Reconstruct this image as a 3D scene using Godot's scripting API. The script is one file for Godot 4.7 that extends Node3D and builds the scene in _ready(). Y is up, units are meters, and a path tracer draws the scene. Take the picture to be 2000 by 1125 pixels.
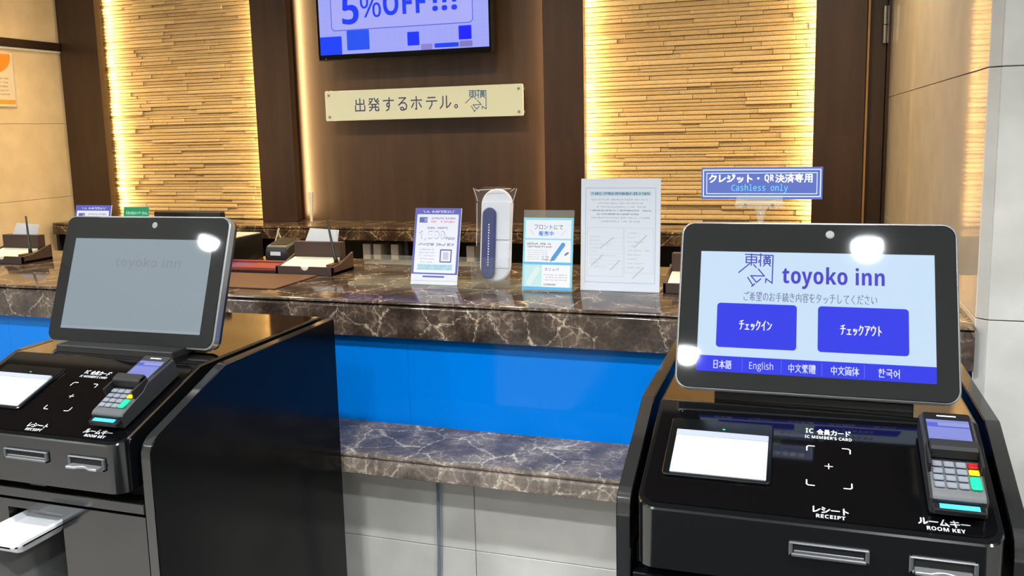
extends Node3D
# A hotel reception seen over two self check-in kiosks. Metres, y up, camera at x = 0, z = 0.

var mats := {}
var names := {}
var warm := Color(1.0, 0.85, 0.585)
var daylight := Color(0.975, 0.99, 1.0)
const COUNTER_Y := 1.065
const BACK_Z := -4.30          # face of the slatted cladding
const LEFT_X := -4.2
const RIGHT_X := 0.356
const PIER_Z := -2.02
const CEIL := 2.65

# ------------------------------------------------------------------ mesh building
class MB:
	var st := SurfaceTool.new()
	func _init() -> void:
		st.begin(Mesh.PRIMITIVE_TRIANGLES)
	func tri(a: Vector3, b: Vector3, c: Vector3, na: Vector3, nb: Vector3, nc: Vector3, ua := Vector2.ZERO, ub := Vector2.ZERO, uc := Vector2.ZERO) -> void:
		if (c - a).cross(b - a).dot(na + nb + nc) < 0.0:
			var p := b
			b = c
			c = p
			p = nb
			nb = nc
			nc = p
			var u := ub
			ub = uc
			uc = u
		st.set_normal(na)
		st.set_uv(ua)
		st.add_vertex(a)
		st.set_normal(nb)
		st.set_uv(ub)
		st.add_vertex(b)
		st.set_normal(nc)
		st.set_uv(uc)
		st.add_vertex(c)
	func quad(a: Vector3, b: Vector3, c: Vector3, d: Vector3, out: Vector3) -> void:
		var n := (c - a).cross(d - b).normalized()
		if n.dot(out) < 0.0:
			n = -n
		tri(a, b, c, n, n, n)
		tri(a, c, d, n, n, n)
	# top-left, top-right, bottom-right, bottom-left of a printed face
	func sheet(tl: Vector3, tr: Vector3, br: Vector3, bl: Vector3, n: Vector3) -> MB:
		tri(tl, tr, br, n, n, n, Vector2(0, 0), Vector2(1, 0), Vector2(1, 1))
		tri(tl, br, bl, n, n, n, Vector2(0, 0), Vector2(1, 1), Vector2(0, 1))
		return self
	# box between two corners with chamfered edges
	func box(lo: Vector3, hi: Vector3, ch := 0.0) -> MB:
		var c := (lo + hi) * 0.5
		var h := (hi - lo) * 0.5
		ch = minf(ch, minf(h.x, minf(h.y, h.z)) * 0.9)
		for axis in 3:
			var u := (axis + 1) % 3
			var v := (axis + 2) % 3
			for s in [-1.0, 1.0]:
				var q: Array[Vector3] = []
				for k in [[-1.0, -1.0], [1.0, -1.0], [1.0, 1.0], [-1.0, 1.0]]:
					var p := Vector3.ZERO
					p[axis] = s * h[axis]
					p[u] = k[0] * (h[u] - ch)
					p[v] = k[1] * (h[v] - ch)
					q.append(c + p)
				var n := Vector3.ZERO
				n[axis] = s
				quad(q[0], q[1], q[2], q[3], n)
		if ch <= 0.0:
			return self
		for axis in 3:                    # edges along an axis
			var u := (axis + 1) % 3
			var v := (axis + 2) % 3
			for s in [-1.0, 1.0]:
				for t in [-1.0, 1.0]:
					var q: Array[Vector3] = []
					for e in [[-1.0, 0], [1.0, 0], [1.0, 1], [-1.0, 1]]:
						var p := Vector3.ZERO
						p[axis] = e[0] * (h[axis] - ch)
						p[u] = s * (h[u] - (ch if e[1] == 1 else 0.0))
						p[v] = t * (h[v] - (0.0 if e[1] == 1 else ch))
						q.append(c + p)
					var n := Vector3.ZERO
					n[u] = s
					n[v] = t
					quad(q[0], q[1], q[2], q[3], n)
		for sx in [-1.0, 1.0]:
			for sy in [-1.0, 1.0]:
				for sz in [-1.0, 1.0]:
					var s := Vector3(sx, sy, sz)
					var n := s.normalized()
					tri(c + s * Vector3(h.x, h.y - ch, h.z - ch), c + s * Vector3(h.x - ch, h.y, h.z - ch), c + s * Vector3(h.x - ch, h.y - ch, h.z), n, n, n)
		return self
	# polygon in the plane (o, ux, uy) extruded along uz from w0 to w1, edges chamfered by ch
	func extrude(poly: PackedVector2Array, o: Vector3, ux: Vector3, uy: Vector3, uz: Vector3, w0: float, w1: float, ch := 0.0, caps := 3) -> MB:
		var pts := poly.duplicate()
		var area := 0.0
		for i in pts.size():
			area += pts[i].cross(pts[(i + 1) % pts.size()])
		if area < 0.0:
			pts.reverse()
		var n := pts.size()
		var en := PackedVector2Array()
		for i in n:
			var e := (pts[(i + 1) % n] - pts[i]).normalized()
			en.append(Vector2(e.y, -e.x))
		var inner := PackedVector2Array()
		for i in n:
			var a := en[(i + n - 1) % n]
			var b := en[i]
			inner.append(pts[i] - (a + b) * (ch / maxf(0.3, 1.0 + a.dot(b))))
		var at := func(p: Vector2, w: float) -> Vector3: return o + ux * p.x + uy * p.y + uz * w
		var dir := func(p: Vector2, w: float) -> Vector3: return (ux * p.x + uy * p.y + uz * w).normalized()
		var index := Geometry2D.triangulate_polygon(inner if ch > 0.0 else pts)
		for side in 2:
			if not (caps & (1 << side)):
				continue
			var w := w0 if side == 0 else w1
			var cn: Vector3 = dir.call(Vector2.ZERO, -1.0 if side == 0 else 1.0)
			for k in range(0, index.size(), 3):
				var a: Vector2 = inner[index[k]]
				var b: Vector2 = inner[index[k + 1]]
				var c: Vector2 = inner[index[k + 2]]
				tri(at.call(a, w), at.call(b, w), at.call(c, w), cn, cn, cn)
		for i in n:
			var j := (i + 1) % n
			var nb := en[i]
			var na := en[i]
			if en[(i + n - 1) % n].dot(en[i]) > 0.8:
				na = (en[(i + n - 1) % n] + en[i]).normalized()
			if en[j].dot(en[i]) > 0.8:
				nb = (en[j] + en[i]).normalized()
			var ring := [[pts[i], pts[j], w0 + ch, w1 - ch, 0.0, 0.0]]
			for r in ring:
				var p0: Vector3 = at.call(r[0], r[2])
				var p1: Vector3 = at.call(r[1], r[2])
				var p2: Vector3 = at.call(r[1], r[3])
				var p3: Vector3 = at.call(r[0], r[3])
				var m0: Vector3 = dir.call(na, 0.0)
				var m1: Vector3 = dir.call(nb, 0.0)
				tri(p0, p1, p2, m0, m1, m1)
				tri(p0, p2, p3, m0, m1, m0)
			if ch > 0.0:
				for side in 2:
					var wi := w0 if side == 0 else w1
					var wo := w0 + ch if side == 0 else w1 - ch
					var s := -1.0 if side == 0 else 1.0
					var q0: Vector3 = at.call(pts[i], wo)
					var q1: Vector3 = at.call(pts[j], wo)
					var q2: Vector3 = at.call(inner[j], wi)
					var q3: Vector3 = at.call(inner[i], wi)
					var m0: Vector3 = dir.call(na, s)
					var m1: Vector3 = dir.call(nb, s)
					tri(q0, q1, q2, m0, m1, m1)
					tri(q0, q2, q3, m0, m1, m0)
		return self
	# flat printed polygon, texture stretched over rect
	func face(poly: PackedVector2Array, o: Vector3, ux: Vector3, uy: Vector3, rect: Rect2) -> MB:
		var n := ux.cross(uy).normalized()
		var index := Geometry2D.triangulate_polygon(poly)
		for k in range(0, index.size(), 3):
			var p: Array[Vector3] = []
			var u: Array[Vector2] = []
			for e in 3:
				var q: Vector2 = poly[index[k + e]]
				p.append(o + ux * q.x + uy * q.y)
				u.append(Vector2((q.x - rect.position.x) / rect.size.x, 1.0 - (q.y - rect.position.y) / rect.size.y))
			tri(p[0], p[1], p[2], n, n, n, u[0], u[1], u[2])
		return self
	func tube(path: PackedVector3Array, r0: float, seg := 8, r1 := -1.0) -> MB:
		if r1 < 0.0:
			r1 = r0
		var n := path.size()
		var rings := []
		var dirs := []
		for i in n:
			var t := (path[mini(i + 1, n - 1)] - path[maxi(i - 1, 0)]).normalized()
			var ref := Vector3.UP if absf(t.y) < 0.9 else Vector3.RIGHT
			var a := t.cross(ref).normalized()
			var b := t.cross(a).normalized()
			var r := lerpf(r0, r1, float(i) / (n - 1))
			var ring := PackedVector3Array()
			var d := PackedVector3Array()
			for k in seg:
				var w := TAU * k / seg
				d.append(a * cos(w) + b * sin(w))
				ring.append(path[i] + d[k] * r)
			rings.append(ring)
			dirs.append(d)
		for i in n - 1:
			for k in seg:
				var j := (k + 1) % seg
				tri(rings[i][k], rings[i][j], rings[i + 1][j], dirs[i][k], dirs[i][j], dirs[i + 1][j])
				tri(rings[i][k], rings[i + 1][j], rings[i + 1][k], dirs[i][k], dirs[i + 1][j], dirs[i + 1][k])
		for e in 2:
			var i := 0 if e == 0 else n - 1
			var nn := (path[0] - path[1]).normalized() if e == 0 else (path[n - 1] - path[n - 2]).normalized()
			for k in seg:
				tri(path[i], rings[i][k], rings[i][(k + 1) % seg], nn, nn, nn)
		return self
	# profile of (radius, height) turned about the axis through c along up
	func lathe(profile: PackedVector2Array, c: Vector3, up := Vector3.UP, seg := 20) -> MB:
		var a := up.cross(Vector3.RIGHT if absf(up.x) < 0.9 else Vector3.FORWARD).normalized()
		var b := up.cross(a).normalized()
		for i in profile.size() - 1:
			var p := profile[i]
			var q := profile[i + 1]
			var e := (q - p).normalized()
			for k in seg:
				var d0 := a * cos(TAU * k / seg) + b * sin(TAU * k / seg)
				var d1 := a * cos(TAU * (k + 1) / seg) + b * sin(TAU * (k + 1) / seg)
				var n0 := (d0 * e.y - up * e.x).normalized()
				var n1 := (d1 * e.y - up * e.x).normalized()
				var v0 := c + d0 * p.x + up * p.y
				var v1 := c + d1 * p.x + up * p.y
				var v2 := c + d1 * q.x + up * q.y
				var v3 := c + d0 * q.x + up * q.y
				if p.x > 1e-6:
					tri(v0, v1, v2, n0, n1, n1)
				if q.x > 1e-6:
					tri(v0, v2, v3, n0, n1, n0)
		return self
	func mesh() -> ArrayMesh:
		return st.commit()

func rrect(x0: float, y0: float, x1: float, y1: float, r: float, seg := 6) -> PackedVector2Array:
	var p := PackedVector2Array()
	for c in [[x1 - r, y1 - r, 0.0], [x0 + r, y1 - r, 0.25], [x0 + r, y0 + r, 0.5], [x1 - r, y0 + r, 0.75]]:
		for k in seg + 1:
			var w: float = TAU * (c[2] + 0.25 * k / seg)
			p.append(Vector2(c[0] + r * cos(w), c[1] + r * sin(w)))
	return p

func box(lo: Vector3, hi: Vector3, ch := 0.0) -> ArrayMesh:
	return MB.new().box(lo, hi, ch).mesh()

# ------------------------------------------------------------------ nodes
func numbered(called: String) -> String:
	if not names.has(called):
		names[called] = 0
		return called
	names[called] += 1
	return "%s_%03d" % [called, names[called]]

func tag(o: Node3D, label: String, category: String, group := "", kind := "") -> void:
	if label:
		o.set_meta("label", label)
	if category:
		o.set_meta("category", category)
	if group:
		o.set_meta("group", group)
	if kind:
		o.set_meta("kind", kind)

func thing(called: String, label: String, category: String, at := Vector3.ZERO, group := "", kind := "") -> Node3D:
	var o := Node3D.new()
	o.name = numbered(called)
	add_child(o)
	o.position = at
	tag(o, label, category, group, kind)
	return o

func part(parent: Node3D, called: String, mesh: Mesh, m: String, label := "") -> MeshInstance3D:
	var o := MeshInstance3D.new()
	o.name = called
	o.mesh = mesh
	o.material_override = mats[m]
	o.cast_shadow = GeometryInstance3D.SHADOW_CASTING_SETTING_ON
	parent.add_child(o, true)
	if label:
		o.set_meta("label", label)
	return o

func solo(called: String, mesh: Mesh, m: String, at: Vector3, label: String, category: String, group := "", kind := "") -> MeshInstance3D:
	var o := MeshInstance3D.new()
	o.name = numbered(called)
	o.mesh = mesh
	o.material_override = mats[m]
	add_child(o)
	o.position = at
	tag(o, label, category, group, kind)
	return o

# ------------------------------------------------------------------ print: strokes, type and shapes on a canvas
var strokes := {
	"出": "5 .5 5 9.2|1.5 1.5 1.5 4.5 8.5 4.5 8.5 1.5|.8 5.6 .8 9.3 9.2 9.3 9.2 5.6",
	"発": "1 1 4 1 3 3 .5 5|1 2.5 2.5 3.5|5.5 .5 6.5 2.5 9.5 5|9 1 7 2.5|9.5 2.5 8 3.5|2.5 5 7.5 5|1 7 9 7|3.8 5 3.8 7 3 8.5 1 9.6|6.3 5 6.3 9 7 9.5 9.3 9.5 9.3 8",
	"す": ".5 2.5 9.5 2.5|5.7 .5 5.7 6.5 4.8 9 3 9.8|5.7 5 4.5 4.2 3.4 5.2 3.6 6.6 4.8 7 5.7 6",
	"る": "2 1 7.8 1 1.5 6.2 4 4.6 7 4.6 8.6 6.5 8 9 5.5 9.8 3.5 9.5 3 8.4 4.2 7.6 5.6 8.2 6 9.6",
	"ホ": ".5 3 9.5 3|5 .5 5 9.4 4 9.2|2.8 4.8 .8 8|7.2 4.8 9.2 8",
	"テ": "2 1.5 8 1.5|.5 4 9.5 4|5.3 4 5.2 6.5 3 9.5",
	"ル": "3 1 3 5.5 2.4 7.5 .5 9.3|6 .8 6 9 8 7.8 9.5 5.8",
	"。": "1.5 7.5 2.7 7 3.6 7.8 3.4 9 2.2 9.4 1.2 8.7 1.5 7.5",
	"ク": "3.8 .5 2.8 3 .8 5.5|3.4 2 8.4 2 7.2 5.5 5 8 2.2 9.6",
	"レ": "2.2 .8 2.2 9 5.5 7.5 9 4.2",
	"ジ": "1.5 1.5 3.5 2.8|1 4 3 5.3|1 9.2 5 7.8 8.5 4|6.8 .6 7.8 2.4|8.5 .2 9.5 2",
	"ッ": "2 4.5 2.8 6.5|4.4 4 5.2 6|8 4.5 7.4 7 5.5 9 3.6 9.8",
	"ト": "3.5 .6 3.5 9.6|3.5 3.8 8 6.2",
	"・": "4.6 4.6 5.4 4.6 5.4 5.4 4.6 5.4 4.6 4.6",
	"決": ".8 1 2.2 2|.4 3.8 1.8 4.8|.6 9.3 2.6 6|3.6 2.6 8.4 2.6 8.4 5.6|3 5.6 9.8 5.6|6 .4 6 5.6 5 8 3 9.6|6.2 5.8 7.5 8.3 9.6 9.6",
	"済": ".8 1 2.2 2|.4 3.8 1.8 4.8|.6 9.3 2.6 6|3.2 1.6 9.8 1.6|6.5 .3 6.5 1.6|4.5 1.6 6.5 3.8 9.5 5|8.6 1.6 6.5 3.8 3.4 5|4.6 5.2 4.6 7.5 3.6 9.7|8.4 5.2 8.4 9.7|4.6 6.2 8.4 6.2|4.6 7.8 8.4 7.8",
	"専": ".8 1.4 9.2 1.4|5 .3 5 5.8|2 2.6 8 2.6 8 5 2 5 2 2.6|2 3.8 8 3.8|.5 6.3 9.5 6.3|6.8 5.4 6.8 9.5 5.4 9.3|2.8 7.3 4 8.5",
	"用": "2 .8 2 6 .8 9.6|2 .8 8.8 .8 8.8 9.5 7.6 9.3|2 3.6 8.8 3.6|2 6.3 8.8 6.3|5.4 .8 5.4 9.4",
	"ご": "2 2 6.8 2 5.6 3|1.8 6 2 8.4 4.5 9.3 8 9|7.4 .4 8.2 2|9 .1 9.8 1.7",
	"希": "2 .6 7.8 3.2|7.6 .6 2 3.2|.6 4 9.4 4|4.4 3 3 5.4 .8 7.2|2.6 6 2.6 9.2|2.6 6 8 6 8 8.9 7 9|5.3 4.8 5.3 9.8",
	"望": ".6 1.2 4.6 1.2|2.6 .2 2.6 1.2|1.4 1.2 1.4 3.8 4.4 3.8|5.6 .4 5.6 2.8 4.8 4.2|5.6 .4 9 .4 9 4|5.6 1.6 9 1.6|5.6 2.8 9 2.8|1.4 5.2 8.6 5.2|1.8 7.2 8.2 7.2|.6 9.5 9.4 9.5|5 5.2 5 9.5",
	"の": "5.2 1.8 4.8 5 3.4 8.2 1.8 8 1 5.6 2 2.8 4.8 1.4 7.8 2 9.2 4.6 8.6 7.4 6.2 9.2",
	"お": ".6 2.8 6.2 2.8|3.2 .5 3.2 8.8 1.4 9 .8 7.6 3.2 5.6 6.4 5.2 8.2 6.6 7.6 8.8 5.6 9.4|7.4 1.6 9.4 3.4",
	"手": "8 .6 2 1.6|1 3.6 9 3.6|.4 6 9.6 6|5 1.2 5 9.4 3.8 9.2",
	"続": "2.2 .4 .8 2.4 2.2 3.6|3.6 1.6 .8 5.2 4 4.9|2.4 5 2.4 9.8|1.2 6.6 .6 8.6|3.6 6.4 4.2 8.2|4.8 1.4 9.6 1.4|7.2 .3 7.2 3|5.2 3 9.2 3|4.6 5.8 4.6 4.4 9.8 4.4 9.8 5.8|6.4 5.4 6.2 7.6 4.4 9.6|8 5.4 8 9.2 9.8 9.2 9.8 8",
	"き": "1.4 2.4 8.4 1.8|1.6 4.4 8.8 3.8|4.4 .4 7.2 6.4|2.4 6.8 3 9 7.6 9.4",
	"内": "1 2.6 1 9.7|1 2.6 9 2.6 9 9.2 7.8 9.2|5 .4 5 3.6 4.4 5.4 2.4 7.4|5 4.6 7.4 7.2",
	"容": "5 .2 5 1.2|.8 2.8 .8 1.2 9.2 1.2 9.2 2.8|3.6 2.4 2 4.2|6.4 2.4 8 4.2|5 3.2 3.2 5 .6 6.6|5 3.2 7 5.2 9.4 6.6|2.6 6.6 2.6 9.6 7.4 9.6 7.4 6.6 2.6 6.6",
	"を": "1 1.8 8 1.8|4.4 .4 1.4 5.6 4 4.2 5 5.6 5 7|9 3.8 3.4 6.6 3.2 8.6 5 9.5 8.4 9.3",
	"タ": "3.8 .5 2.8 3 .8 5.5|3.4 2 8.4 2 7.2 5.5 5 8 2.2 9.6|3.4 4.2 6.4 6.6",
	"チ": "7.8 .6 1.8 1.6|.5 4 9.5 4|5 1.2 5 5.5 4.4 7.8 2.4 9.6",
	"し": "2.6 .6 2.6 7.6 3.6 9.3 6 9 8.6 6.4",
	"て": ".8 1.8 9.2 1.4 5.4 3.6 4.4 6 5.2 8.6 8 9.6",
	"く": "7 .6 2.4 5 7.2 9.6",
	"だ": ".6 2.6 5.6 2.6|3.4 .6 2.8 4.6 1 9.4|5.2 4.6 8.6 4.4|4.8 7 5.4 9 9 9|7.4 .4 8.2 2|9 .1 9.8 1.7",
	"さ": "1 2.6 8.8 2.2|4.2 .4 7 6|2.4 6.4 2.8 8.8 7.4 9.4",
	"い": "1.2 2 1.4 6.4 2.8 8.6 4 6.6|7.4 2.4 8.8 4.6 9.2 6.8",
	"ェ": "2.2 4.8 7.8 4.8|5 4.8 5 9.4|1.2 9.4 8.8 9.4",
	"イ": "8 .5 5 3.4 .8 5.6|5.4 3.2 5.4 9.8",
	"ン": "1 1.6 4 3.6|1 9.2 5.4 7.6 9.2 3.4",
	"ア": ".8 1.2 9.2 1.2 7.6 3.6 5.8 4.8|4.8 3 4.6 6.8 2 9.6",
	"ウ": "5 .3 5 2|1.2 4.8 1.2 2 8.8 2 8.2 5.4 6 8.2 3 9.7",
	"日": "2 .8 8 .8 8 9.4 2 9.4 2 .8|2 5 8 5",
	"本": ".5 2.8 9.5 2.8|5 .4 5 9.8|4.8 2.8 3 6 .6 8|5.2 2.8 7 6 9.4 8|3 7.4 7 7.4",
	"語": "1.2 .6 3 .6|.4 2 3.8 2|1 3.4 3.4 3.4|1 4.8 3.4 4.8|1 6.2 1 9.2 3.4 9.2 3.4 6.2 1 6.2|4.6 .9 9.4 .9|6.6 .9 6 4.8|4.8 2.8 8.6 2.8 8.4 4.8|4.2 4.8 9.8 4.8|5.2 6.2 5.2 9.5 8.8 9.5 8.8 6.2 5.2 6.2",
	"中": "1.2 2.4 8.8 2.4 8.8 6.6 1.2 6.6 1.2 2.4|5 .3 5 9.8",
	"文": "5 .3 5 2|.6 2.2 9.4 2.2|2.6 2.2 4.4 6.4 9.4 9.6|7.4 2.2 5.6 6.4 .6 9.6",
	"繁": "1 1 4.6 1|1.6 2 4.4 2 4.2 4.8 1.2 4.8 1.6 2|.5 3.3 5 3.3|6.2 .4 5.6 2.2|6 1.2 9.4 1.2|8.4 1.2 5.4 4.8|6.4 2.4 9.4 4.8|4.6 5.2 3 6.4 5.6 6.8|6.6 5.8 3 8 7.4 7.8|5 8 5 9.8|2.6 8.4 1.6 9.6|7.4 8.4 8.6 9.6",
	"體": "1 .5 1 2.4|1 .5 3.8 .5 3.8 2.4|.4 3.6 .4 2.4 4.4 2.4 4.4 3.6|1 4.2 1 9.6|1 4.2 3.8 4.2 3.8 9.4|1 5.8 3.8 5.8|1 7.4 3.8 7.4|5.4 1.2 9.4 1.2 9.4 4 5.4 4 5.4 1.2|6.7 .3 6.7 4|8.1 .3 8.1 4|5 5 9.8 5|5.8 6 9 6 9 7.6 5.8 7.6 5.8 6|6.2 8.2 6.6 9.2|8.6 8.2 8.2 9.2|4.8 9.6 9.9 9.6",
	"简": "2 .2 .6 2.2|1.6 1 4.6 1|6.4 .2 5.2 2.2|6 1 9.6 1|1 3.4 1.6 4.2|1.2 4.8 1.2 9.8|3.4 3.6 9 3.6 9 9.4 8 9.4|3.2 5 7 5 7 8.6 3.2 8.6 3.2 5|3.2 6.8 7 6.8",
	"体": "2.6 .4 .4 4.6|1.6 3 1.6 9.8|3.4 2.8 9.8 2.8|6.6 .4 6.6 9.8|6.4 2.8 5.2 5.6 3.2 7.6|6.8 2.8 8 5.6 9.8 7.6|5 7.4 8.2 7.4",
	"한": "3 .3 3 1.2|.8 1.6 5.4 1.6|3 2.4 1.6 3.2 1.6 4.4 3 5 4.4 4.4 4.4 3.2 3 2.4|7.4 .4 7.4 6|7.4 3 9.4 3|1.8 6.4 1.8 9.2 8.4 9.2",
	"국": "2 .8 8 .8 7.8 3.4|.6 4.4 9.4 4.4|5 4.4 5 6.2|1.8 6.4 8 6.4 8 9.8",
	"어": "2.8 1.8 1 3.6 1 6.2 2.8 8 4.6 6.2 4.6 3.6 2.8 1.8|8.2 .4 8.2 9.8|5.6 5 8.2 5",
	"会": "5 .3 3 2.6 .4 4.4|5 .3 7 2.6 9.6 4.4|3 4.2 7 4.2|1.4 5.8 8.6 5.8|4.4 5.8 2.4 9 8 8.6|6.8 7.2 8.8 9.6",
	"員": "2.4 .6 7.6 .6 7.6 2.4 2.4 2.4 2.4 .6|1.8 3.6 8.2 3.6 8.2 7.8 1.8 7.8 1.8 3.6|1.8 5 8.2 5|1.8 6.4 8.2 6.4|3.6 8.2 1.2 9.8|6.4 8.2 8.8 9.8",
	"カ": ".8 2.8 9 2.8 8.6 7.6 7.6 9.4 6 9|4.6 .4 4.4 4 3.2 7.4 .8 9.5",
	"ー": ".8 5 9.2 5",
	"ド": "3 .6 3 9.6|3 3.8 7.4 6.2|6.6 .8 7.6 2.6|8.4 .4 9.4 2.2",
	"シ": "1.5 1.2 4 2.6|.8 4 3.2 5.4|1 9.3 5.4 7.8 9.2 3.6",
	"ム": "4.8 .6 1.4 8.8 8.4 8.2|6.4 5.4 9.4 9.6",
	"キ": "1 3.2 8.8 2.6|.6 6.4 9.4 5.8|4.2 .4 5.8 9.8",
	"フ": "1 1.2 9 1.2 8 5 5.8 7.8 2.4 9.6",
	"ロ": "1.4 1.4 8.6 1.4 8.6 9 1.4 9 1.4 1.4",
	"に": "1.6 .8 1.2 5 1.8 9.4|4.6 2.4 9 2.2|4.2 6.4 4.8 8.8 9.2 8.8",
	"販": ".8 1 3.8 1 3.8 6.6 .8 6.6 .8 1|.8 2.8 3.8 2.8|.8 4.6 3.8 4.6|1.4 7.2 .4 9.4|3.2 7.2 4.2 9.2|5.2 1 9.6 1|5.4 1 5.4 5 4.6 9.6|5.4 3.6 9.2 3.6 8 6.8 5.6 9.6|6 4.6 7.4 7.6 9.8 9.6",
	"売": ".8 1.6 9.2 1.6|5 .3 5 3.2|2 3.2 8 3.2|.8 6 .8 4.6 9.2 4.6 9.2 6|3.8 5.6 3.4 8 1 9.6|6 5.6 6 9 9.2 9 9.2 7.8",
	"ス": "1.4 1.4 8 1.4 6 5.4 1 9.4|6 5.6 9.2 9.2",
	"リ": "2.4 1 2.4 6|7.4 .8 7.4 6 6.4 8.2 4 9.7",
	"パ": "3 2.4 2.4 6 .6 9|6 2.4 7.6 5.6 9 9|8.2 .6 9.2 .6 9.2 1.8 8.2 1.8 8.2 .6",
	"@": "1.9 .2 10 .4 9.9 8 8.1 6.8 8 7.9|3.2 2.8 .1 5.3|4.4 3 5.2 3.8|5.8 4.2 7.6 6.1 3.7 6.1 5.4 7.9 6.6 6.9|2.8 6.6 4.4 8.8|4 9 4.9 8.3|3.7 .1 3.7 3.2|2.2 .9 5.2 .9 5.2 2.5 2.2 2.5 2.2 .9|2.2 1.7 5.2 1.7|6.4 0 6.4 3.4|6 1.8 5.9 2.4|7.3 .9 9.3 .9|7.9 .4 7.9 1.2|8.8 .4 8.8 1.2|7.4 1.5 9.2 1.5 9.2 2.6 7.4 2.6 7.4 1.5|8.3 1 8.3 2.6|7.4 2 9.2 2|7.8 2.8 7.3 3.3|8.8 2.8 9.3 3.3",
}

func ink(im: Image, a: Vector2, b: Vector2, w: float, c: Color) -> void:
	var lo := Vector2(minf(a.x, b.x), minf(a.y, b.y)) - Vector2.ONE * (w * 0.5 + 1.0)
	var hi := Vector2(maxf(a.x, b.x), maxf(a.y, b.y)) + Vector2.ONE * (w * 0.5 + 1.0)
	for y in range(maxi(0, int(lo.y)), mini(im.get_height(), int(hi.y) + 1)):
		for x in range(maxi(0, int(lo.x)), mini(im.get_width(), int(hi.x) + 1)):
			var p := Vector2(x + 0.5, y + 0.5)
			var d := p.distance_to(Geometry2D.get_closest_point_to_segment(p, a, b))
			var k := clampf(w * 0.5 - d + 0.5, 0.0, 1.0) * c.a
			if k > 0.0:
				im.set_pixel(x, y, im.get_pixel(x, y).lerp(Color(c, 1.0), k))

# one character of the stroke alphabet in the box (x, y, w, h)
func glyph(im: Image, ch: String, x: float, y: float, w: float, h: float, pen: float, c: Color) -> void:
	if not strokes.has(ch):
		return
	for s in strokes[ch].split("|"):
		var v: PackedFloat64Array = s.split_floats(" ")
		for k in range(0, v.size() - 3, 2):
			ink(im, Vector2(x + v[k] * w / 10.0, y + v[k + 1] * h / 10.0), Vector2(x + v[k + 2] * w / 10.0, y + v[k + 3] * h / 10.0), pen, c)

func write(im: Image, s: String, x: float, y: float, w: float, h: float, step: float, pen: float, c: Color) -> void:
	for ch in s:
		glyph(im, ch, x, y, w, h, pen, c)
		x += step

# Latin type, fitted into the box (x, y, w, h) measured on the capitals
func type(im: Image, s: String, x: float, y: float, w: float, h: float, c: Color, face := "Droid Sans", weight := 700) -> void:
	var f := SystemFont.new()
	f.font_names = PackedStringArray([face])
	f.font_weight = weight
	var tm := TextMesh.new()
	tm.font = f
	tm.font_size = 96
	tm.pixel_size = 1.0
	tm.depth = 0.0
	tm.curve_step = 2.0
	tm.text = s
	var arr := tm.get_mesh_arrays()
	var v: PackedVector3Array = arr[Mesh.ARRAY_VERTEX]
	var ix: PackedInt32Array = arr[Mesh.ARRAY_INDEX] if arr[Mesh.ARRAY_INDEX] != null else PackedInt32Array(range(v.size()))
	if v.is_empty():
		return
	var lo := Vector2(1e9, 1e9)
	var hi := Vector2(-1e9, -1e9)
	for p in v:
		lo = lo.min(Vector2(p.x, p.y))
		hi = hi.max(Vector2(p.x, p.y))
	var k := Vector2(w, h) / (hi - lo)
	var x0 := int(x) - 1
	var y0 := int(y) - 1
	var bw := int(w) + 4
	var bh := int(h) + 4
	var cover := PackedFloat32Array()
	cover.resize(bw * bh)
	for t in range(0, ix.size(), 3):
		var q := PackedVector2Array()
		for e in 3:
			var p := v[ix[t + e]]
			q.append(Vector2(x + (p.x - lo.x) * k.x, y + (hi.y - p.y) * k.y))
		var area := (q[1] - q[0]).cross(q[2] - q[0])
		if absf(area) < 1e-6:
			continue
		var a := q[0].min(q[1]).min(q[2])
		var b := q[0].max(q[1]).max(q[2])
		for py in range(int(a.y), int(b.y) + 1):
			for px in range(int(a.x), int(b.x) + 1):
				var hit := 0
				for i in 9:
					var p := Vector2(px + (i % 3) / 3.0 + 0.1667, py + (i / 3) / 3.0 + 0.1667)
					var e0 := (q[1] - q[0]).cross(p - q[0]) / area
					var e1 := (q[2] - q[1]).cross(p - q[1]) / area
					if e0 >= 0.0 and e1 >= 0.0 and e0 + e1 <= 1.0:
						hit += 1
				var at := (py - y0) * bw + px - x0
				if hit and px >= x0 and px < x0 + bw and py >= y0 and at < cover.size():
					cover[at] += hit / 9.0
	for i in cover.size():
		if cover[i] > 0.0:
			var px := x0 + i % bw
			var py := y0 + i / bw
			if px >= 0 and py >= 0 and px < im.get_width() and py < im.get_height():
				im.set_pixel(px, py, im.get_pixel(px, py).lerp(Color(c, 1.0), clampf(cover[i], 0.0, 1.0) * c.a))

func paint(im: Image, x0: float, y0: float, x1: float, y1: float, c: Color, r := 0.0) -> void:
	for y in range(maxi(0, int(y0)), mini(im.get_height(), int(y1) + 1)):
		for x in range(maxi(0, int(x0)), mini(im.get_width(), int(x1) + 1)):
			var p := Vector2(x + 0.5, y + 0.5)
			var q := Vector2(absf(p.x - (x0 + x1) * 0.5) - (x1 - x0) * 0.5 + r, absf(p.y - (y0 + y1) * 0.5) - (y1 - y0) * 0.5 + r)
			var d := q.max(Vector2.ZERO).length() + minf(maxf(q.x, q.y), 0.0) - r
			var k := clampf(0.5 - d, 0.0, 1.0) * c.a
			if k > 0.0:
				im.set_pixel(x, y, im.get_pixel(x, y).lerp(Color(c, 1.0), k))

func outline(im: Image, x0: float, y0: float, x1: float, y1: float, w: float, c: Color, r := 0.0) -> void:
	var p := rrect(x0, y0, x1, y1, maxf(r, 0.01), 4)
	for i in p.size():
		ink(im, p[i], p[(i + 1) % p.size()], w, c)

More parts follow.
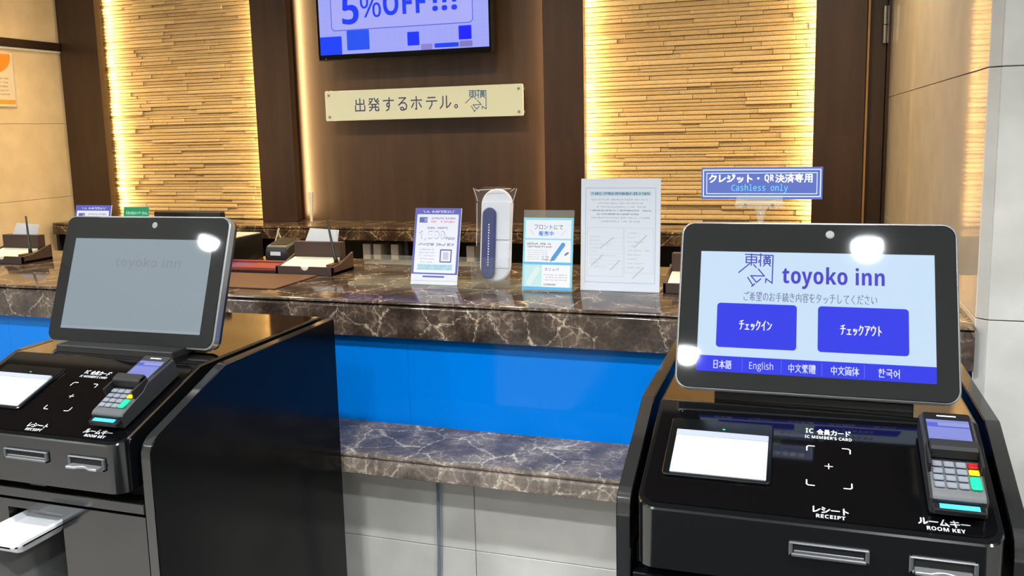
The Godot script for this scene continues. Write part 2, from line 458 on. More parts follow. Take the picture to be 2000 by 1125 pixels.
# lines of print too small to read
func fine_print(im: Image, x0: float, y: float, x1: float, h: float, c: Color, dice: RandomNumberGenerator) -> void:
	var x := x0
	while x < x1:
		var w := h * dice.randf_range(0.5, 0.95)
		if dice.randf() < 0.86:
			for k in 2:
				ink(im, Vector2(x, y + h * dice.randf_range(0.1, 0.9)), Vector2(x + w * 0.75, y + h * dice.randf_range(0.1, 0.9)), maxf(1.0, h * 0.16), c)
			if dice.randf() < 0.6:
				var vx := x + w * dice.randf_range(0.1, 0.7)
				ink(im, Vector2(vx, y), Vector2(vx, y + h), maxf(1.0, h * 0.16), c)
		x += w

func canvas(w: int, h: int, c: Color) -> Image:
	var im := Image.create(w, h, false, Image.FORMAT_RGB8)
	im.fill(c)
	return im

# ------------------------------------------------------------------ materials
func mat(called: String, c: Color, rough: float, metal := 0.0, spec := 0.5) -> StandardMaterial3D:
	var m := StandardMaterial3D.new()
	m.resource_name = called
	m.albedo_color = c
	m.roughness = rough
	m.metallic = metal
	m.metallic_specular = spec
	mats[called] = m
	return m

func printed(called: String, im: Image, rough := 0.5, glow := 0.0) -> StandardMaterial3D:
	var t := ImageTexture.create_from_image(im)
	var m := mat(called, Color.WHITE, rough)
	m.texture_repeat = false
	if glow > 0.0:
		m.albedo_color = Color(0.02, 0.02, 0.022)
		m.emission_enabled = true
		m.emission = Color.BLACK
		m.emission_texture = t
		m.emission_energy_multiplier = glow
	else:
		m.albedo_texture = t
	return m

func world_mapped(m: StandardMaterial3D, scale: float, im: Image) -> void:
	m.albedo_texture = ImageTexture.create_from_image(im)
	m.uv1_triplanar = true
	m.uv1_world_triplanar = true
	m.uv1_scale = Vector3.ONE * scale

func noise(kind: int, freq: float, sd: int, octaves := 4) -> FastNoiseLite:
	var n := FastNoiseLite.new()
	n.seed = sd
	n.noise_type = kind
	n.frequency = freq
	n.fractal_octaves = octaves
	return n

# dark brown veined marble
func marble_image(size: int, dark: Color, mid: Color, vein: Color, sd: int, busy: float) -> Image:
	var veins := noise(FastNoiseLite.TYPE_CELLULAR, 0.0085, 11 + sd, 1)
	veins.cellular_return_type = FastNoiseLite.RETURN_DISTANCE2_SUB
	veins.domain_warp_enabled = true
	veins.domain_warp_amplitude = 42.0
	veins.domain_warp_frequency = 0.012
	var fine := noise(FastNoiseLite.TYPE_CELLULAR, 0.030, 5 + sd, 1)
	fine.cellular_return_type = FastNoiseLite.RETURN_DISTANCE2_SUB
	fine.domain_warp_enabled = true
	fine.domain_warp_amplitude = 34.0
	fine.domain_warp_frequency = 0.03
	var cloud := noise(FastNoiseLite.TYPE_SIMPLEX_SMOOTH, 0.007, 3 + sd, 5)
	var grain := noise(FastNoiseLite.TYPE_SIMPLEX, 0.06, 9 + sd, 4)
	var a := veins.get_seamless_image(size, size).get_data()
	var b := fine.get_seamless_image(size, size).get_data()
	var c := cloud.get_seamless_image(size, size).get_data()
	var d := grain.get_seamless_image(size, size).get_data()
	var out := PackedByteArray()
	out.resize(size * size * 3)
	for i in size * size:
		var k := c[i] / 255.0
		var col := dark.lerp(mid, clampf(k * 1.3 - 0.2 + (d[i] / 255.0 - 0.5) * 0.5, 0.0, 1.0))
		var v := pow(clampf(1.0 - a[i] / 11.0, 0.0, 1.0), 1.2) * 0.85 * clampf((d[i] * 0.7 + c[i]) / 150.0 - 0.35, 0.0, 1.0)
		var w := clampf(1.0 - b[i] / 30.0, 0.0, 1.0) * clampf(k * 2.6 - busy, 0.0, 1.0) * 0.62
		col = col.lerp(vein, clampf(v * (0.6 + d[i] / 400.0) + w, 0.0, 1.0))
		out[i * 3] = int(col.r * 255.0)
		out[i * 3 + 1] = int(col.g * 255.0)
		out[i * 3 + 2] = int(col.b * 255.0)
	return Image.create_from_data(size, size, false, Image.FORMAT_RGB8, out)

# soft mottling between two colours, stretched by (sx, sy)
func mottle(size: int, lo: Color, hi: Color, freq: float, sd: int, sx := 1.0, sy := 1.0) -> Image:
	var n := noise(FastNoiseLite.TYPE_SIMPLEX_SMOOTH, freq, sd, 5)
	var src := n.get_seamless_image(int(size / sx), int(size / sy))
	src.resize(size, size, Image.INTERPOLATE_CUBIC)
	src.convert(Image.FORMAT_L8)
	var a := src.get_data()
	var out := PackedByteArray()
	out.resize(size * size * 3)
	for i in size * size:
		var c := lo.lerp(hi, a[i] / 255.0)
		out[i * 3] = int(c.r * 255.0)
		out[i * 3 + 1] = int(c.g * 255.0)
		out[i * 3 + 2] = int(c.b * 255.0)
	return Image.create_from_data(size, size, false, Image.FORMAT_RGB8, out)

func make_materials() -> void:
	world_mapped(mat("marble", Color.WHITE, 0.10), 1.0, marble_image(1024, Color(0.18, 0.145, 0.125), Color(0.375, 0.315, 0.27), Color(0.80, 0.74, 0.64), 0, 0.95))
	world_mapped(mat("ledge_marble_lit", Color.WHITE, 0.30, 0.0, 0.32), 1.0, marble_image(1024, Color(0.33, 0.30, 0.285), Color(0.54, 0.49, 0.44), Color(0.86, 0.82, 0.74), 40, 0.7))  # lighter copy of the marble: stronger light on the ledge put into its colour
	world_mapped(mat("dark_wood", Color.WHITE, 0.34), 1.0, mottle(512, Color(0.205, 0.15, 0.125), Color(0.26, 0.195, 0.165), 0.02, 21, 1.0, 14.0))
	world_mapped(mat("dark_wood_panel", Color.WHITE, 0.42), 1.0, mottle(512, Color(0.215, 0.162, 0.14), Color(0.27, 0.207, 0.178), 0.02, 22, 1.0, 14.0))
	world_mapped(mat("beige_stone", Color.WHITE, 0.28), 0.9, mottle(512, Color(0.86, 0.80, 0.69), Color(0.93, 0.875, 0.78), 0.012, 31))
	world_mapped(mat("white_stone", Color.WHITE, 0.22), 0.9, mottle(512, Color(0.75, 0.745, 0.72), Color(0.845, 0.84, 0.82), 0.01, 32))
	world_mapped(mat("polished_stone", Color.WHITE, 0.06, 0.0, 0.75), 0.9, mottle(512, Color(0.86, 0.83, 0.79), Color(0.92, 0.895, 0.86), 0.01, 33))
	world_mapped(mat("base_stone", Color.WHITE, 0.35), 0.9, mottle(512, Color(0.76, 0.755, 0.73), Color(0.83, 0.825, 0.80), 0.012, 34))
	world_mapped(mat("floor_stone", Color.WHITE, 0.18), 0.6, mottle(512, Color(0.72, 0.71, 0.69), Color(0.82, 0.81, 0.79), 0.01, 35))
	mat("grout", Color(0.50, 0.48, 0.45), 0.9)
	var plaster := mat("plaster", Color(0.90, 0.895, 0.88), 0.9)
	plaster.resource_name = "plaster"
	mat("slat_gap", Color(0.22, 0.155, 0.095), 0.9)
	var grain := noise(FastNoiseLite.TYPE_SIMPLEX, 0.09, 71, 3)
	var relief := NoiseTexture2D.new()
	relief.width = 256
	relief.height = 256
	relief.seamless = true
	relief.noise = grain
	for k in 4:
		var c: Color = [Color(0.805, 0.715, 0.555), Color(0.79, 0.70, 0.54), Color(0.82, 0.735, 0.58), Color(0.765, 0.67, 0.51)][k]
		var m := mat("slat_%d" % k, c, 0.7)
		m.heightmap_enabled = true
		m.heightmap_texture = relief
		m.heightmap_scale = 0.22
		m.uv1_triplanar = true
		m.uv1_world_triplanar = true
		m.uv1_scale = Vector3(9, 3, 9)
	mat("black_gloss", Color(0.03, 0.034, 0.042), 0.16, 0.0, 0.27)
	mat("black_body", Color(0.045, 0.05, 0.055), 0.13, 0.0, 0.62)
	mat("black_satin", Color(0.06, 0.063, 0.068), 0.32)
	mat("black_matt", Color(0.045, 0.045, 0.05), 0.6)
	mat("black_void", Color(0.02, 0.02, 0.022), 0.8)
	mat("black_glass", Color(0.075, 0.085, 0.09), 0.03, 0.0, 0.6)
	mat("dark_grey", Color(0.15, 0.155, 0.165), 0.42)
	mat("key_grey", Color(0.45, 0.47, 0.50), 0.45)
	mat("mid_grey", Color(0.50, 0.50, 0.50), 0.4)
	mat("dark_mirror", Color(0.56, 0.54, 0.52), 0.06, 1.0)
	mat("edge_polish", Color(0.31, 0.31, 0.31), 0.09, 0.8)
	mat("slot_grey", Color(0.34, 0.35, 0.36), 0.28, 0.3)
	mat("silver", Color(0.62, 0.63, 0.64), 0.34, 0.7)
	mat("chrome", Color(0.82, 0.82, 0.82), 0.14, 1.0)
	mat("key_red", Color(0.62, 0.05, 0.05), 0.4)
	mat("key_yellow", Color(0.93, 0.80, 0.06), 0.4)
	mat("key_green", Color(0.05, 0.72, 0.52), 0.4)
	mat("mat_charcoal", Color(0.13, 0.14, 0.155), 0.95)
	mat("cyan_print", Color(0.25, 0.72, 0.82), 0.4)
	mat("white_plastic", Color(0.90, 0.91, 0.92), 0.35)
	mat("white_paper", Color(0.96, 0.965, 0.97), 0.85)
	mat("scanner_white", Color(0.69, 0.72, 0.76), 0.6)
	mat("scanner_fold", Color(0.56, 0.585, 0.65), 0.6)
	mat("cream_paper", Color(0.95, 0.94, 0.80), 0.85)
	mat("blue_panel", Color(0.0, 0.465, 0.85), 0.08, 0.0, 0.26)
	mat("red_tray", Color(0.55, 0.22, 0.16), 0.45)
	mat("purple_tray", Color(0.45, 0.26, 0.42), 0.5)
	mat("leather", Color(0.36, 0.24, 0.17), 0.42)
	mat("navy", Color(0.13, 0.19, 0.44), 0.4)
	mat("navy_text", Color(0.17, 0.22, 0.44), 0.5)
	mat("quilt_white", Color(0.90, 0.92, 0.95), 0.8)
	mat("brown_wood", Color(0.27, 0.20, 0.175), 0.5)
	mat("gold_edge", Color(0.88, 0.71, 0.49), 0.4)
	mat("grey_cable", Color(0.42, 0.47, 0.55), 0.4)
	mat("white_cable", Color(0.80, 0.76, 0.70), 0.5)
	mat("blue_can", Color(0.08, 0.15, 0.72), 0.35)
	mat("file_grey", Color(0.66, 0.64, 0.62), 0.6)
	mat("purple_card", Color(0.36, 0.38, 0.76), 0.5)
	mat("rail_brown", Color(0.15, 0.085, 0.07), 0.4)
	mat("ceiling_dark", Color(0.20, 0.16, 0.135), 0.5)
	var clear := mat("clear_acrylic", Color(0.90, 0.96, 0.95, 0.03), 0.04)
	clear.transparency = BaseMaterial3D.TRANSPARENCY_ALPHA
	var film := mat("plastic_film", Color(0.97, 0.95, 0.93, 0.03), 0.1)
	film.transparency = BaseMaterial3D.TRANSPARENCY_ALPHA
	var edge := mat("acrylic_edge", Color(0.80, 0.90, 0.82, 0.55), 0.1)
	edge.transparency = BaseMaterial3D.TRANSPARENCY_ALPHA
	var led := mat("led_glow", Color(0.9, 0.85, 0.7), 0.6)
	led.emission_enabled = true
	led.emission = warm
	led.emission_energy_multiplier = 1.6
	var lens := mat("downlight_glow", Color(0.9, 0.9, 0.9), 0.5)
	lens.emission_enabled = true
	lens.emission = daylight
	lens.emission_energy_multiplier = 9.0
	var pane := mat("panel_glow", Color(0.9, 0.9, 0.9), 0.5)
	pane.emission_enabled = true
	pane.emission = daylight
	pane.emission_energy_multiplier = 1.0
	var green := mat("green_light", Color(0.1, 0.5, 0.25), 0.4)
	green.emission_enabled = true
	green.emission = Color(0.2, 0.9, 0.45)
	green.emission_energy_multiplier = 0.9

# ------------------------------------------------------------------ build
func _ready() -> void:
	set_camera()
	set_environment()
	make_materials()
	make_prints()
	build_shell()
	build_lamps()
	build_back_wall()
	build_counter()
	build_back_counter()
	build_kiosk(0.020, -1.401, 1.207, 22.6, 1.0, "kiosk_screen", "black self check-in kiosk whose lit screen reads check-in and check-out")
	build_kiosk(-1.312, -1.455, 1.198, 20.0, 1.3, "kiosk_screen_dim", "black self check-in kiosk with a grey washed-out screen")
	build_cashless_sign()
	build_wall_signs()
	build_counter_things()

func set_camera() -> void:
	var cam := Camera3D.new()
	cam.name = "camera"
	add_child(cam)
	cam.position = Vector3(0, 1.5, 0)
	cam.basis = Basis.from_euler(Vector3(-0.14339717, 0.32196779, -0.02319125))
	cam.projection = Camera3D.PROJECTION_FRUSTUM
	cam.near = 0.05
	cam.far = 60.0
	cam.size = 0.05 * 2.0 * 562.5 / 1708.5
	cam.frustum_offset = Vector2(0.0, -0.05 * 63.2 / 1708.5)
	cam.current = true

func set_environment() -> void:
	var e := Environment.new()
	e.background_mode = Environment.BG_COLOR
	e.background_color = Color(0.02, 0.02, 0.02)
	e.tonemap_mode = Environment.TONE_MAPPER_LINEAR
	e.tonemap_exposure = 1.0
	e.sdfgi_enabled = true
	e.ssao_enabled = true
	e.ssil_enabled = true
	var w := WorldEnvironment.new()
	w.name = "surroundings"
	w.environment = e
	add_child(w)

# lamps: ceiling downlights of the lobby and the staff side, strips behind the posts
func build_lamps() -> void:
	var ring := MB.new().lathe(PackedVector2Array([Vector2(0.058, 0.0), Vector2(0.058, -0.004), Vector2(0.075, -0.004), Vector2(0.077, 0.0)]), Vector3.ZERO, Vector3.UP, 28).mesh()
	var disc := MB.new().lathe(PackedVector2Array([Vector2(0.0, -0.0015), Vector2(0.058, -0.0015)]), Vector3.ZERO, Vector3.UP, 28).mesh()
	var spots := []
	for p in [[0.31, 0.27], [-0.78, 0.27], [-1.87, 0.27], [-2.95, 0.70], [1.40, 0.27], [-0.42, 1.155], [1.6, 1.155], [-1.52, 1.155], [-2.6, 1.8], [0.0, 2.9], [-0.75, -0.62], [-1.85, -0.62], [0.35, -0.62], [-2.95, -0.62], [1.45, -0.62]]:
		spots.append([p[0], p[1], daylight, 2.15])
	for x in [-3.68, -2.5, -1.3, -0.12]:
		spots.append([x, -3.15, warm, 2.1])
	for s in spots:
		var staff: bool = s[1] < -2.0
		var o := thing("ceiling_downlight", "round recessed downlight in the ceiling over the staff aisle" if staff else "round recessed downlight in the lobby ceiling", "downlight", Vector3(s[0], CEIL - 0.001, s[1]), "downlights over the staff aisle" if staff else "downlights in the lobby ceiling")
		part(o, "trim_ring", ring, "white_plastic")
		part(o, "lens", disc, "downlight_glow")
		var l := SpotLight3D.new()
		l.name = "downlight_lamp"
		o.add_child(l)
		l.position = Vector3(0, -0.02, 0)
		l.rotation_degrees = Vector3(-90, 0, 0)
		l.light_color = s[2]
		l.light_energy = s[3]
		l.light_size = 0.05
		l.spot_angle = 72.0
		l.spot_angle_attenuation = 0.7
		l.spot_range = 12.0
		l.spot_attenuation = 2.0
		l.shadow_enabled = true
	# unseen rectangular light panels, added to light the counter and its reflections
	for p in [[-0.33, 0.33], [-3.05, -1.95]]:
		var o := thing("added_light_panel", "added rectangular white light panel in the ceiling above the lit kiosk's end of the counter" if p[0] > -1.0 else "added rectangular white light panel in the ceiling above the grey screen's end of the counter", "light panel", Vector3((p[0] + p[1]) * 0.5, CEIL - 0.0005, -2.62), "added light panels over the counter")
		var h: float = (p[1] - p[0]) * 0.5
		part(o, "panel_frame", MB.new().box(Vector3(-h, -0.012, -0.32), Vector3(-h + 0.03, 0, 0.32), 0.001).box(Vector3(h - 0.03, -0.012, -0.32), Vector3(h, 0, 0.32), 0.001).box(Vector3(-h + 0.03, -0.012, -0.32), Vector3(h - 0.03, 0, -0.29), 0.001).box(Vector3(-h + 0.03, -0.012, 0.29), Vector3(h - 0.03, 0, 0.32), 0.001).mesh(), "white_plastic")
		part(o, "panel_lens", box(Vector3(-h + 0.045, -0.004, -0.275), Vector3(h - 0.045, -0.001, 0.275)), "panel_glow")
		var l := AreaLight3D.new()
		l.name = "added_panel_lamp"
		o.add_child(l)
		l.area_size = Vector2(2.0 * h - 0.09, 0.55)
		l.position = Vector3(0, -0.007, 0)
		l.basis = Basis(Vector3.RIGHT, -PI / 2.0)
		l.light_color = daylight
		l.light_energy = 1.15 * h
		l.area_range = 10.0
		l.area_attenuation = 2.0
		l.shadow_enabled = true
	# strips: x of the post edge they sit behind, direction they throw light
	var y0 := 1.04
	var y1 := 2.62
	for s in [[-3.917, 1.0, 0.72], [-2.870, -1.0, 0.55], [-2.6465, 1.0, 0.95], [-1.218, -1.0, 0.4], [-1.0152, 1.0, 0.6], [0.0413, -1.0, 0.55]]:
		var x: float = s[0] - s[1] * 0.018
		var o := thing("light_strip", "warm light strip glowing behind the edge of a wall post", "light strip", Vector3(x, y0, -4.254), "light strips behind the wall posts")
		part(o, "led_tape", box(Vector3(-0.005, 0, -0.003), Vector3(0.005, y1 - y0, 0.003), 0.001), "led_glow")
		var l := AreaLight3D.new()
		l.name = "strip_lamp"
		o.add_child(l)
		l.area_size = Vector2(0.012, y1 - y0 - 0.02)
		l.position = Vector3(s[1] * 0.006, (y1 - y0) * 0.5, -0.006)
		l.basis = Basis(Vector3.UP, -s[1] * deg_to_rad(80.0 if s[0] > -2.7 and s[0] < -1.2 else 62.0))
		l.light_color = warm
		l.light_energy = s[2]
		l.area_range = 8.0
		l.area_attenuation = 2.0
		l.shadow_enabled = true

func build_shell() -> void:
	# floor of square stone slabs, thick ceiling, outer walls of the lobby
	var fl := thing("floor", "pale stone slab floor of the lobby", "floor", Vector3.ZERO, "", "structure")
	part(fl, "slab", box(Vector3(-4.4, -0.12, -4.5), Vector3(4.2, -0.003, 4.7)), "floor_stone")
	solo("added_floor_mat", box(Vector3(-1.15, -0.003, -1.05), Vector3(1.15, 0.008, 1.7), 0.003), "mat_charcoal", Vector3.ZERO, "added charcoal floor mat in front of the kiosks", "floor mat")  # unseen mat, added to darken what the kiosk fronts mirror
	var ce := thing("ceiling", "flat white ceiling", "ceiling", Vector3.ZERO, "", "structure")
	part(ce, "slab", box(Vector3(-4.4, CEIL, -4.5), Vector3(4.2, CEIL + 0.12, 4.7)), "plaster")
	part(ce, "added_dark_strip", box(Vector3(LEFT_X, CEIL - 0.012, -2.27), Vector3(4.0, CEIL - 0.0005, -1.45)), "ceiling_dark")  # unseen strip, added as the dark area the control panels mirror
	solo("wall_front", box(Vector3(-4.4, 0, 4.5), Vector3(4.2, CEIL, 4.7)), "plaster", Vector3.ZERO, "white lobby wall facing the reception", "wall", "", "structure")
	solo("wall_side", box(Vector3(4.0, 0, PIER_Z), Vector3(4.2, CEIL, 4.5)), "plaster", Vector3.ZERO, "white lobby wall beyond the stone pier", "wall", "", "structure")
	solo("wall_lobby", box(Vector3(LEFT_X - 0.2, 0, -1.6), Vector3(LEFT_X, CEIL, 4.5)), "plaster", Vector3.ZERO, "white lobby wall beside the reception counter", "wall", "", "structure")
	solo("wall_back", box(Vector3(-4.4, 0, -4.5), Vector3(0.9, CEIL, BACK_Z - 0.03)), "slat_gap", Vector3.ZERO, "wall behind the cladding at the back of the reception", "wall", "", "structure")
	# left side wall of beige stone
	var wl := thing("wall_left", "beige stone side wall lit warm at the end of the counter", "wall", Vector3.ZERO, "", "structure")
	part(wl, "core", box(Vector3(LEFT_X - 0.2, 0, -4.33), Vector3(LEFT_X - 0.012, CEIL, -1.6)), "grout")
	for r in [[0.0, 0.295], [0.295, 0.728], [0.728, 1.161], [1.161, 1.594], [1.594, 2.02], [2.06, CEIL]]:
		for c in [[-4.33, -2.95], [-2.95, -1.6]]:
			part(wl, "tile", box(Vector3(LEFT_X - 0.03, r[0] + 0.001, c[0] + 0.001), Vector3(LEFT_X, r[1] - 0.001, c[1] - 0.001), 0.0012), "beige_stone")
	var tr := thing("trim_1", "dark brown rail across the beige side wall", "rail", Vector3.ZERO, "", "structure")
	part(tr, "rail", box(Vector3(LEFT_X - 0.005, 2.019, -4.2), Vector3(LEFT_X + 0.022, 2.063, -1.6), 0.003), "rail_brown")
	part(tr, "white_lip", box(Vector3(LEFT_X - 0.005, 2.004, -4.2), Vector3(LEFT_X + 0.012, 2.017, -1.6), 0.002), "white_plastic")
	# stone pier: polished side towards the reception, pale front towards the lobby
	var wr := thing("wall_right", "pale stone pier with a polished side next to the reception", "wall", Vector3.ZERO, "", "structure")
	part(wr, "core", box(Vector3(RIGHT_X + 0.026, 0, -4.33), Vector3(4.0, CEIL, PIER_Z - 0.014)), "grout")
	var rows := [[0.0, 0.034], [0.034, 0.557], [0.557, 1.08], [1.08, 1.603], [1.603, 2.126], [2.126, CEIL]]
	for r in rows:
		part(wr, "side_tile", box(Vector3(RIGHT_X, r[0] + 0.001, -4.33), Vector3(RIGHT_X + 0.03, r[1] - 0.001, PIER_Z - 0.018), 0.001), "polished_stone")
		var strip := PackedVector2Array([Vector2(RIGHT_X + 0.0005, PIER_Z - 0.019), Vector2(RIGHT_X + 0.019, PIER_Z - 0.0005), Vector2(RIGHT_X + 0.032, PIER_Z - 0.0135), Vector2(RIGHT_X + 0.0135, PIER_Z - 0.032)])
		part(wr, "corner_strip", MB.new().extrude(strip, Vector3.ZERO, Vector3(1, 0, 0), Vector3(0, 0, 1), Vector3(0, 1, 0), r[0] + 0.0012, r[1] - 0.0012, 0.0008).mesh(), "white_stone")
		for c in [[RIGHT_X + 0.0195, 1.28], [1.28, 2.2], [2.2, 3.1], [3.1, 4.0]]:
			part(wr, "front_tile", box(Vector3(c[0] + 0.001, r[0] + 0.001, PIER_Z - 0.03), Vector3(c[1] - 0.001, r[1] - 0.001, PIER_Z), 0.0012), "white_stone")

# slatted cladding, dark wooden posts, middle panel, door
func build_back_wall() -> void:
	var dice := RandomNumberGenerator.new()
	dice.seed = 4
	var slat := MB.new().extrude(PackedVector2Array([Vector2(-0.026, 0.0008), Vector2(-0.002, 0.0008), Vector2(0.0, 0.0024), Vector2(0.0005, 0.0060), Vector2(-0.0003, 0.0160), Vector2(-0.0022, 0.0192), Vector2(-0.026, 0.0197)]), Vector3.ZERO, Vector3.BACK, Vector3.UP, Vector3.RIGHT, 0.0, 1.0).mesh()
	var pitch := 0.0208
	var spans := [[-3.99, -2.80, "slatted stone-strip panel between the side wall and the television"], [-1.09, 0.11, "slatted stone-strip panel beside the dark door"]]
	for s in spans:
		var o := thing("slatted_wall_panel", s[2], "wall panel", Vector3(s[0], 1.024, BACK_Z))
		var w: float = s[1] - s[0]
		var bulk := SurfaceTool.new()
		var r := -1
		var y := 0.0
		while y < CEIL - 1.024 - 0.03:
			r += 1
			var tall: float = [0.62, 1.0, 1.0, 1.0, 1.18, 0.8][dice.randi() % 6]
			var cuts := [0.0]
			var shift := dice.randf_range(-0.05, 0.05)
			var used := [0.20, 0.385, 0.54, 0.715, 0.865] if r % 2 == 0 else [0.25, 0.46, 0.63, 0.79]
			for c in used:
				if dice.randf() < 0.66:
					cuts.append(clampf(c + shift + dice.randf_range(-0.035, 0.035), cuts[-1] + 0.06, 0.95) * w if cuts[-1] < w * 0.85 else -1.0)
			cuts = cuts.filter(func(v): return v >= 0.0)
			cuts.sort()
			cuts.append(w)
			for k in cuts.size() - 1:
				var a: float = cuts[k]
				var b: float = cuts[k + 1]
				if b - a < 0.03:
					continue
				var t := Transform3D(Basis.from_scale(Vector3(b - a - 0.0022, tall, 1.0)), Vector3(a, y, dice.randf_range(-0.009, 0.008)))
				if 1.024 + y > 2.24:
					bulk.append_from(slat, 0, t)
				else:
					var q := part(o, "slat", slat, "slat_%d" % [0, 0, 0, 1, 1, 2, 2, 3][dice.randi() % 8])
					q.transform = t
			y += pitch * tall
		var rest := part(o, "slats_above", bulk.commit(), "slat_0")
		rest.set_meta("kind", "stuff")
	# posts: front face at -4.20, 5 cm thick, a core reaching back to the wall
	var posts := [[-4.198, -3.917, "dark wooden wall post against the beige side wall"], [-2.870, -2.6465, "dark wooden wall post on the slat side of the television panel"], [-1.218, -1.0152, "dark wooden wall post between the sign panel and the wide slatted panel"], [0.0413, 0.252, "dark wooden wall post next to the narrow door"]]
	for p in posts:
		var o := thing("wall_post", p[2], "post", Vector3((p[0] + p[1]) * 0.5, 1.022, -4.20))
		var h: float = (p[1] - p[0]) * 0.5
		part(o, "face_board", box(Vector3(-h, 0, -0.05), Vector3(h, CEIL - 1.023, 0), 0.0015), "dark_wood")
		part(o, "core", box(Vector3(-h + 0.05, 0.001, -0.125), Vector3(h - 0.05, CEIL - 1.024, -0.05)), "dark_wood")
	solo("wood_wall_panel", box(Vector3(-2.74, 1.022, -4.33), Vector3(-1.13, CEIL - 0.001, -4.305)), "dark_wood_panel", Vector3.ZERO, "wide dark wood panel behind the television and the sign plate", "wall panel")
	# door at the end of the back wall
	var d := thing("door_1", "narrow dark wood door with a steel hinge beside the polished stone", "door", Vector3(0.30, 1.022, -4.30), "", "structure")
	part(d, "leaf", box(Vector3(-0.030, 0, -0.03), Vector3(0.040, CEIL - 1.03, 0.0), 0.001), "dark_wood_panel")
	part(d, "jamb", box(Vector3(0.043, 0, -0.03), Vector3(0.0555, CEIL - 1.03, 0.012), 0.001), "dark_wood")
	part(d, "edge_strip", box(Vector3(-0.0425, 0, -0.03), Vector3(-0.033, CEIL - 1.1, 0.055), 0.001), "gold_edge")
	var h0 := 2.0 - 1.022
	for k in [[1.84, 1.918], [1.922, 2.0]]:
		var hg := part(d, "hinge_knuckle", MB.new().tube(PackedVector3Array([Vector3(0.030, k[0] - 1.022, 0.010), Vector3(0.030, k[1] - 1.022, 0.010)]), 0.010, 12).mesh(), "chrome")
		part(hg, "hinge_leaf", box(Vector3(0.040, k[0] - 1.022, 0.0), Vector3(0.047, k[1] - 1.022, 0.018)), "mid_grey")

func build_counter() -> void:
	var x0 := LEFT_X + 0.002
	var x1 := RIGHT_X - 0.002
	var o := thing("reception_counter", "brown marble reception counter with a blue front band and a lower bag ledge", "counter", Vector3((x0 + x1) * 0.5, 0, -2.3))
	var L := (x1 - x0) * 0.5
	var z := func(w: float) -> float: return w + 2.3
	var top := PackedVector2Array([Vector2(z.call(-2.70), 1.053), Vector2(z.call(-2.70), COUNTER_Y), Vector2(z.call(-2.023), COUNTER_Y), Vector2(z.call(-2.0195), COUNTER_Y - 0.0006), Vector2(z.call(-2.0165), COUNTER_Y - 0.0022), Vector2(z.call(-2.0148), COUNTER_Y - 0.0048), Vector2(z.call(-2.0148), 1.0580), Vector2(z.call(-2.021), 1.0545), Vector2(z.call(-2.03), 1.053)])
	part(o, "countertop", MB.new().extrude(top, Vector3.ZERO, Vector3(0, 0, 1), Vector3(0, 1, 0), Vector3(1, 0, 0), -L, L).mesh(), "marble")
	var fas := PackedVector2Array([Vector2(z.call(-2.06), 0.969), Vector2(z.call(-2.06), 1.053), Vector2(z.call(-2.0225), 1.053), Vector2(z.call(-2.0185), 1.0517), Vector2(z.call(-2.0158), 1.0490), Vector2(z.call(-2.015), 1.0455), Vector2(z.call(-2.015), 0.969)])
	part(o, "fascia", MB.new().extrude(fas, Vector3.ZERO, Vector3(0, 0, 1), Vector3(0, 1, 0), Vector3(1, 0, 0), -L, L).mesh(), "marble")
	part(o, "carcass", box(Vector3(-L, 0.0, z.call(-2.66)), Vector3(L, 1.052, z.call(-2.062))), "dark_wood")
	var seams := [-L, -1.92 - (x0 + x1) * 0.5, -0.50 - (x0 + x1) * 0.5, L]
	for k in [[-L, -2.35], [-2.35, -0.98], [-0.98, L]]:
		var a: float = k[0] if k[0] == -L else k[0] - (x0 + x1) * 0.5
		var b: float = k[1] if k[1] == L else k[1] - (x0 + x1) * 0.5
		part(o, "blue_panel", box(Vector3(a + 0.0003, 0.724, z.call(-2.062)), Vector3(b - 0.0003, 0.969, z.call(-2.048))), "blue_panel")
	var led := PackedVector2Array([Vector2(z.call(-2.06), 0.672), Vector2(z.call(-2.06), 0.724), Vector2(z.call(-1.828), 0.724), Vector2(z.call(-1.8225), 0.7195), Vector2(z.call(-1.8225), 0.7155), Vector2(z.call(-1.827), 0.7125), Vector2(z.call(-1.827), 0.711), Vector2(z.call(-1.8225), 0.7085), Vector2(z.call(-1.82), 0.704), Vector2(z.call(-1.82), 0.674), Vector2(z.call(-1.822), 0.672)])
	part(o, "bag_ledge", MB.new().extrude(led, Vector3.ZERO, Vector3(0, 0, 1), Vector3(0, 1, 0), Vector3(1, 0, 0), -L, L).mesh(), "ledge_marble_lit")
	part(o, "base_core", box(Vector3(-L, 0, z.call(-2.06)), Vector3(L, 0.672, z.call(-1.955))), "grout")
	var cx := (x0 + x1) * 0.5
	var edges := [x0]
	var e := -0.766 - 0.385 * 8
	while e < x1 - 0.05:
		if e > x0 + 0.05:
			edges.append(e)
		e += 0.385
	edges.append(x1)
	for k in edges.size() - 1:
		for r in [[0.0, 0.442], [0.442, 0.672]]:
			part(o, "base_tile", box(Vector3(edges[k] - cx + 0.0008, r[0] + 0.0008, z.call(-1.97)), Vector3(edges[k + 1] - cx - 0.0008, r[1] - 0.0008, z.call(-1.95)), 0.0012), "base_stone")
	# cable hanging under the ledge
	var path := PackedVector3Array()
	for k in 13:
		var t := k / 12.0
		path.append(Vector3(-0.024 * t + 0.006 * sin(t * 5.0) + 0.005, -0.665 * t, 0.004 * sin(t * 7.0)))
	solo("cable", MB.new().tube(path, 0.0042, 8).mesh(), "grey_cable", Vector3(-0.862, 0.668, -1.935), "grey cable hanging under the bag ledge against pale tiles", "cable")

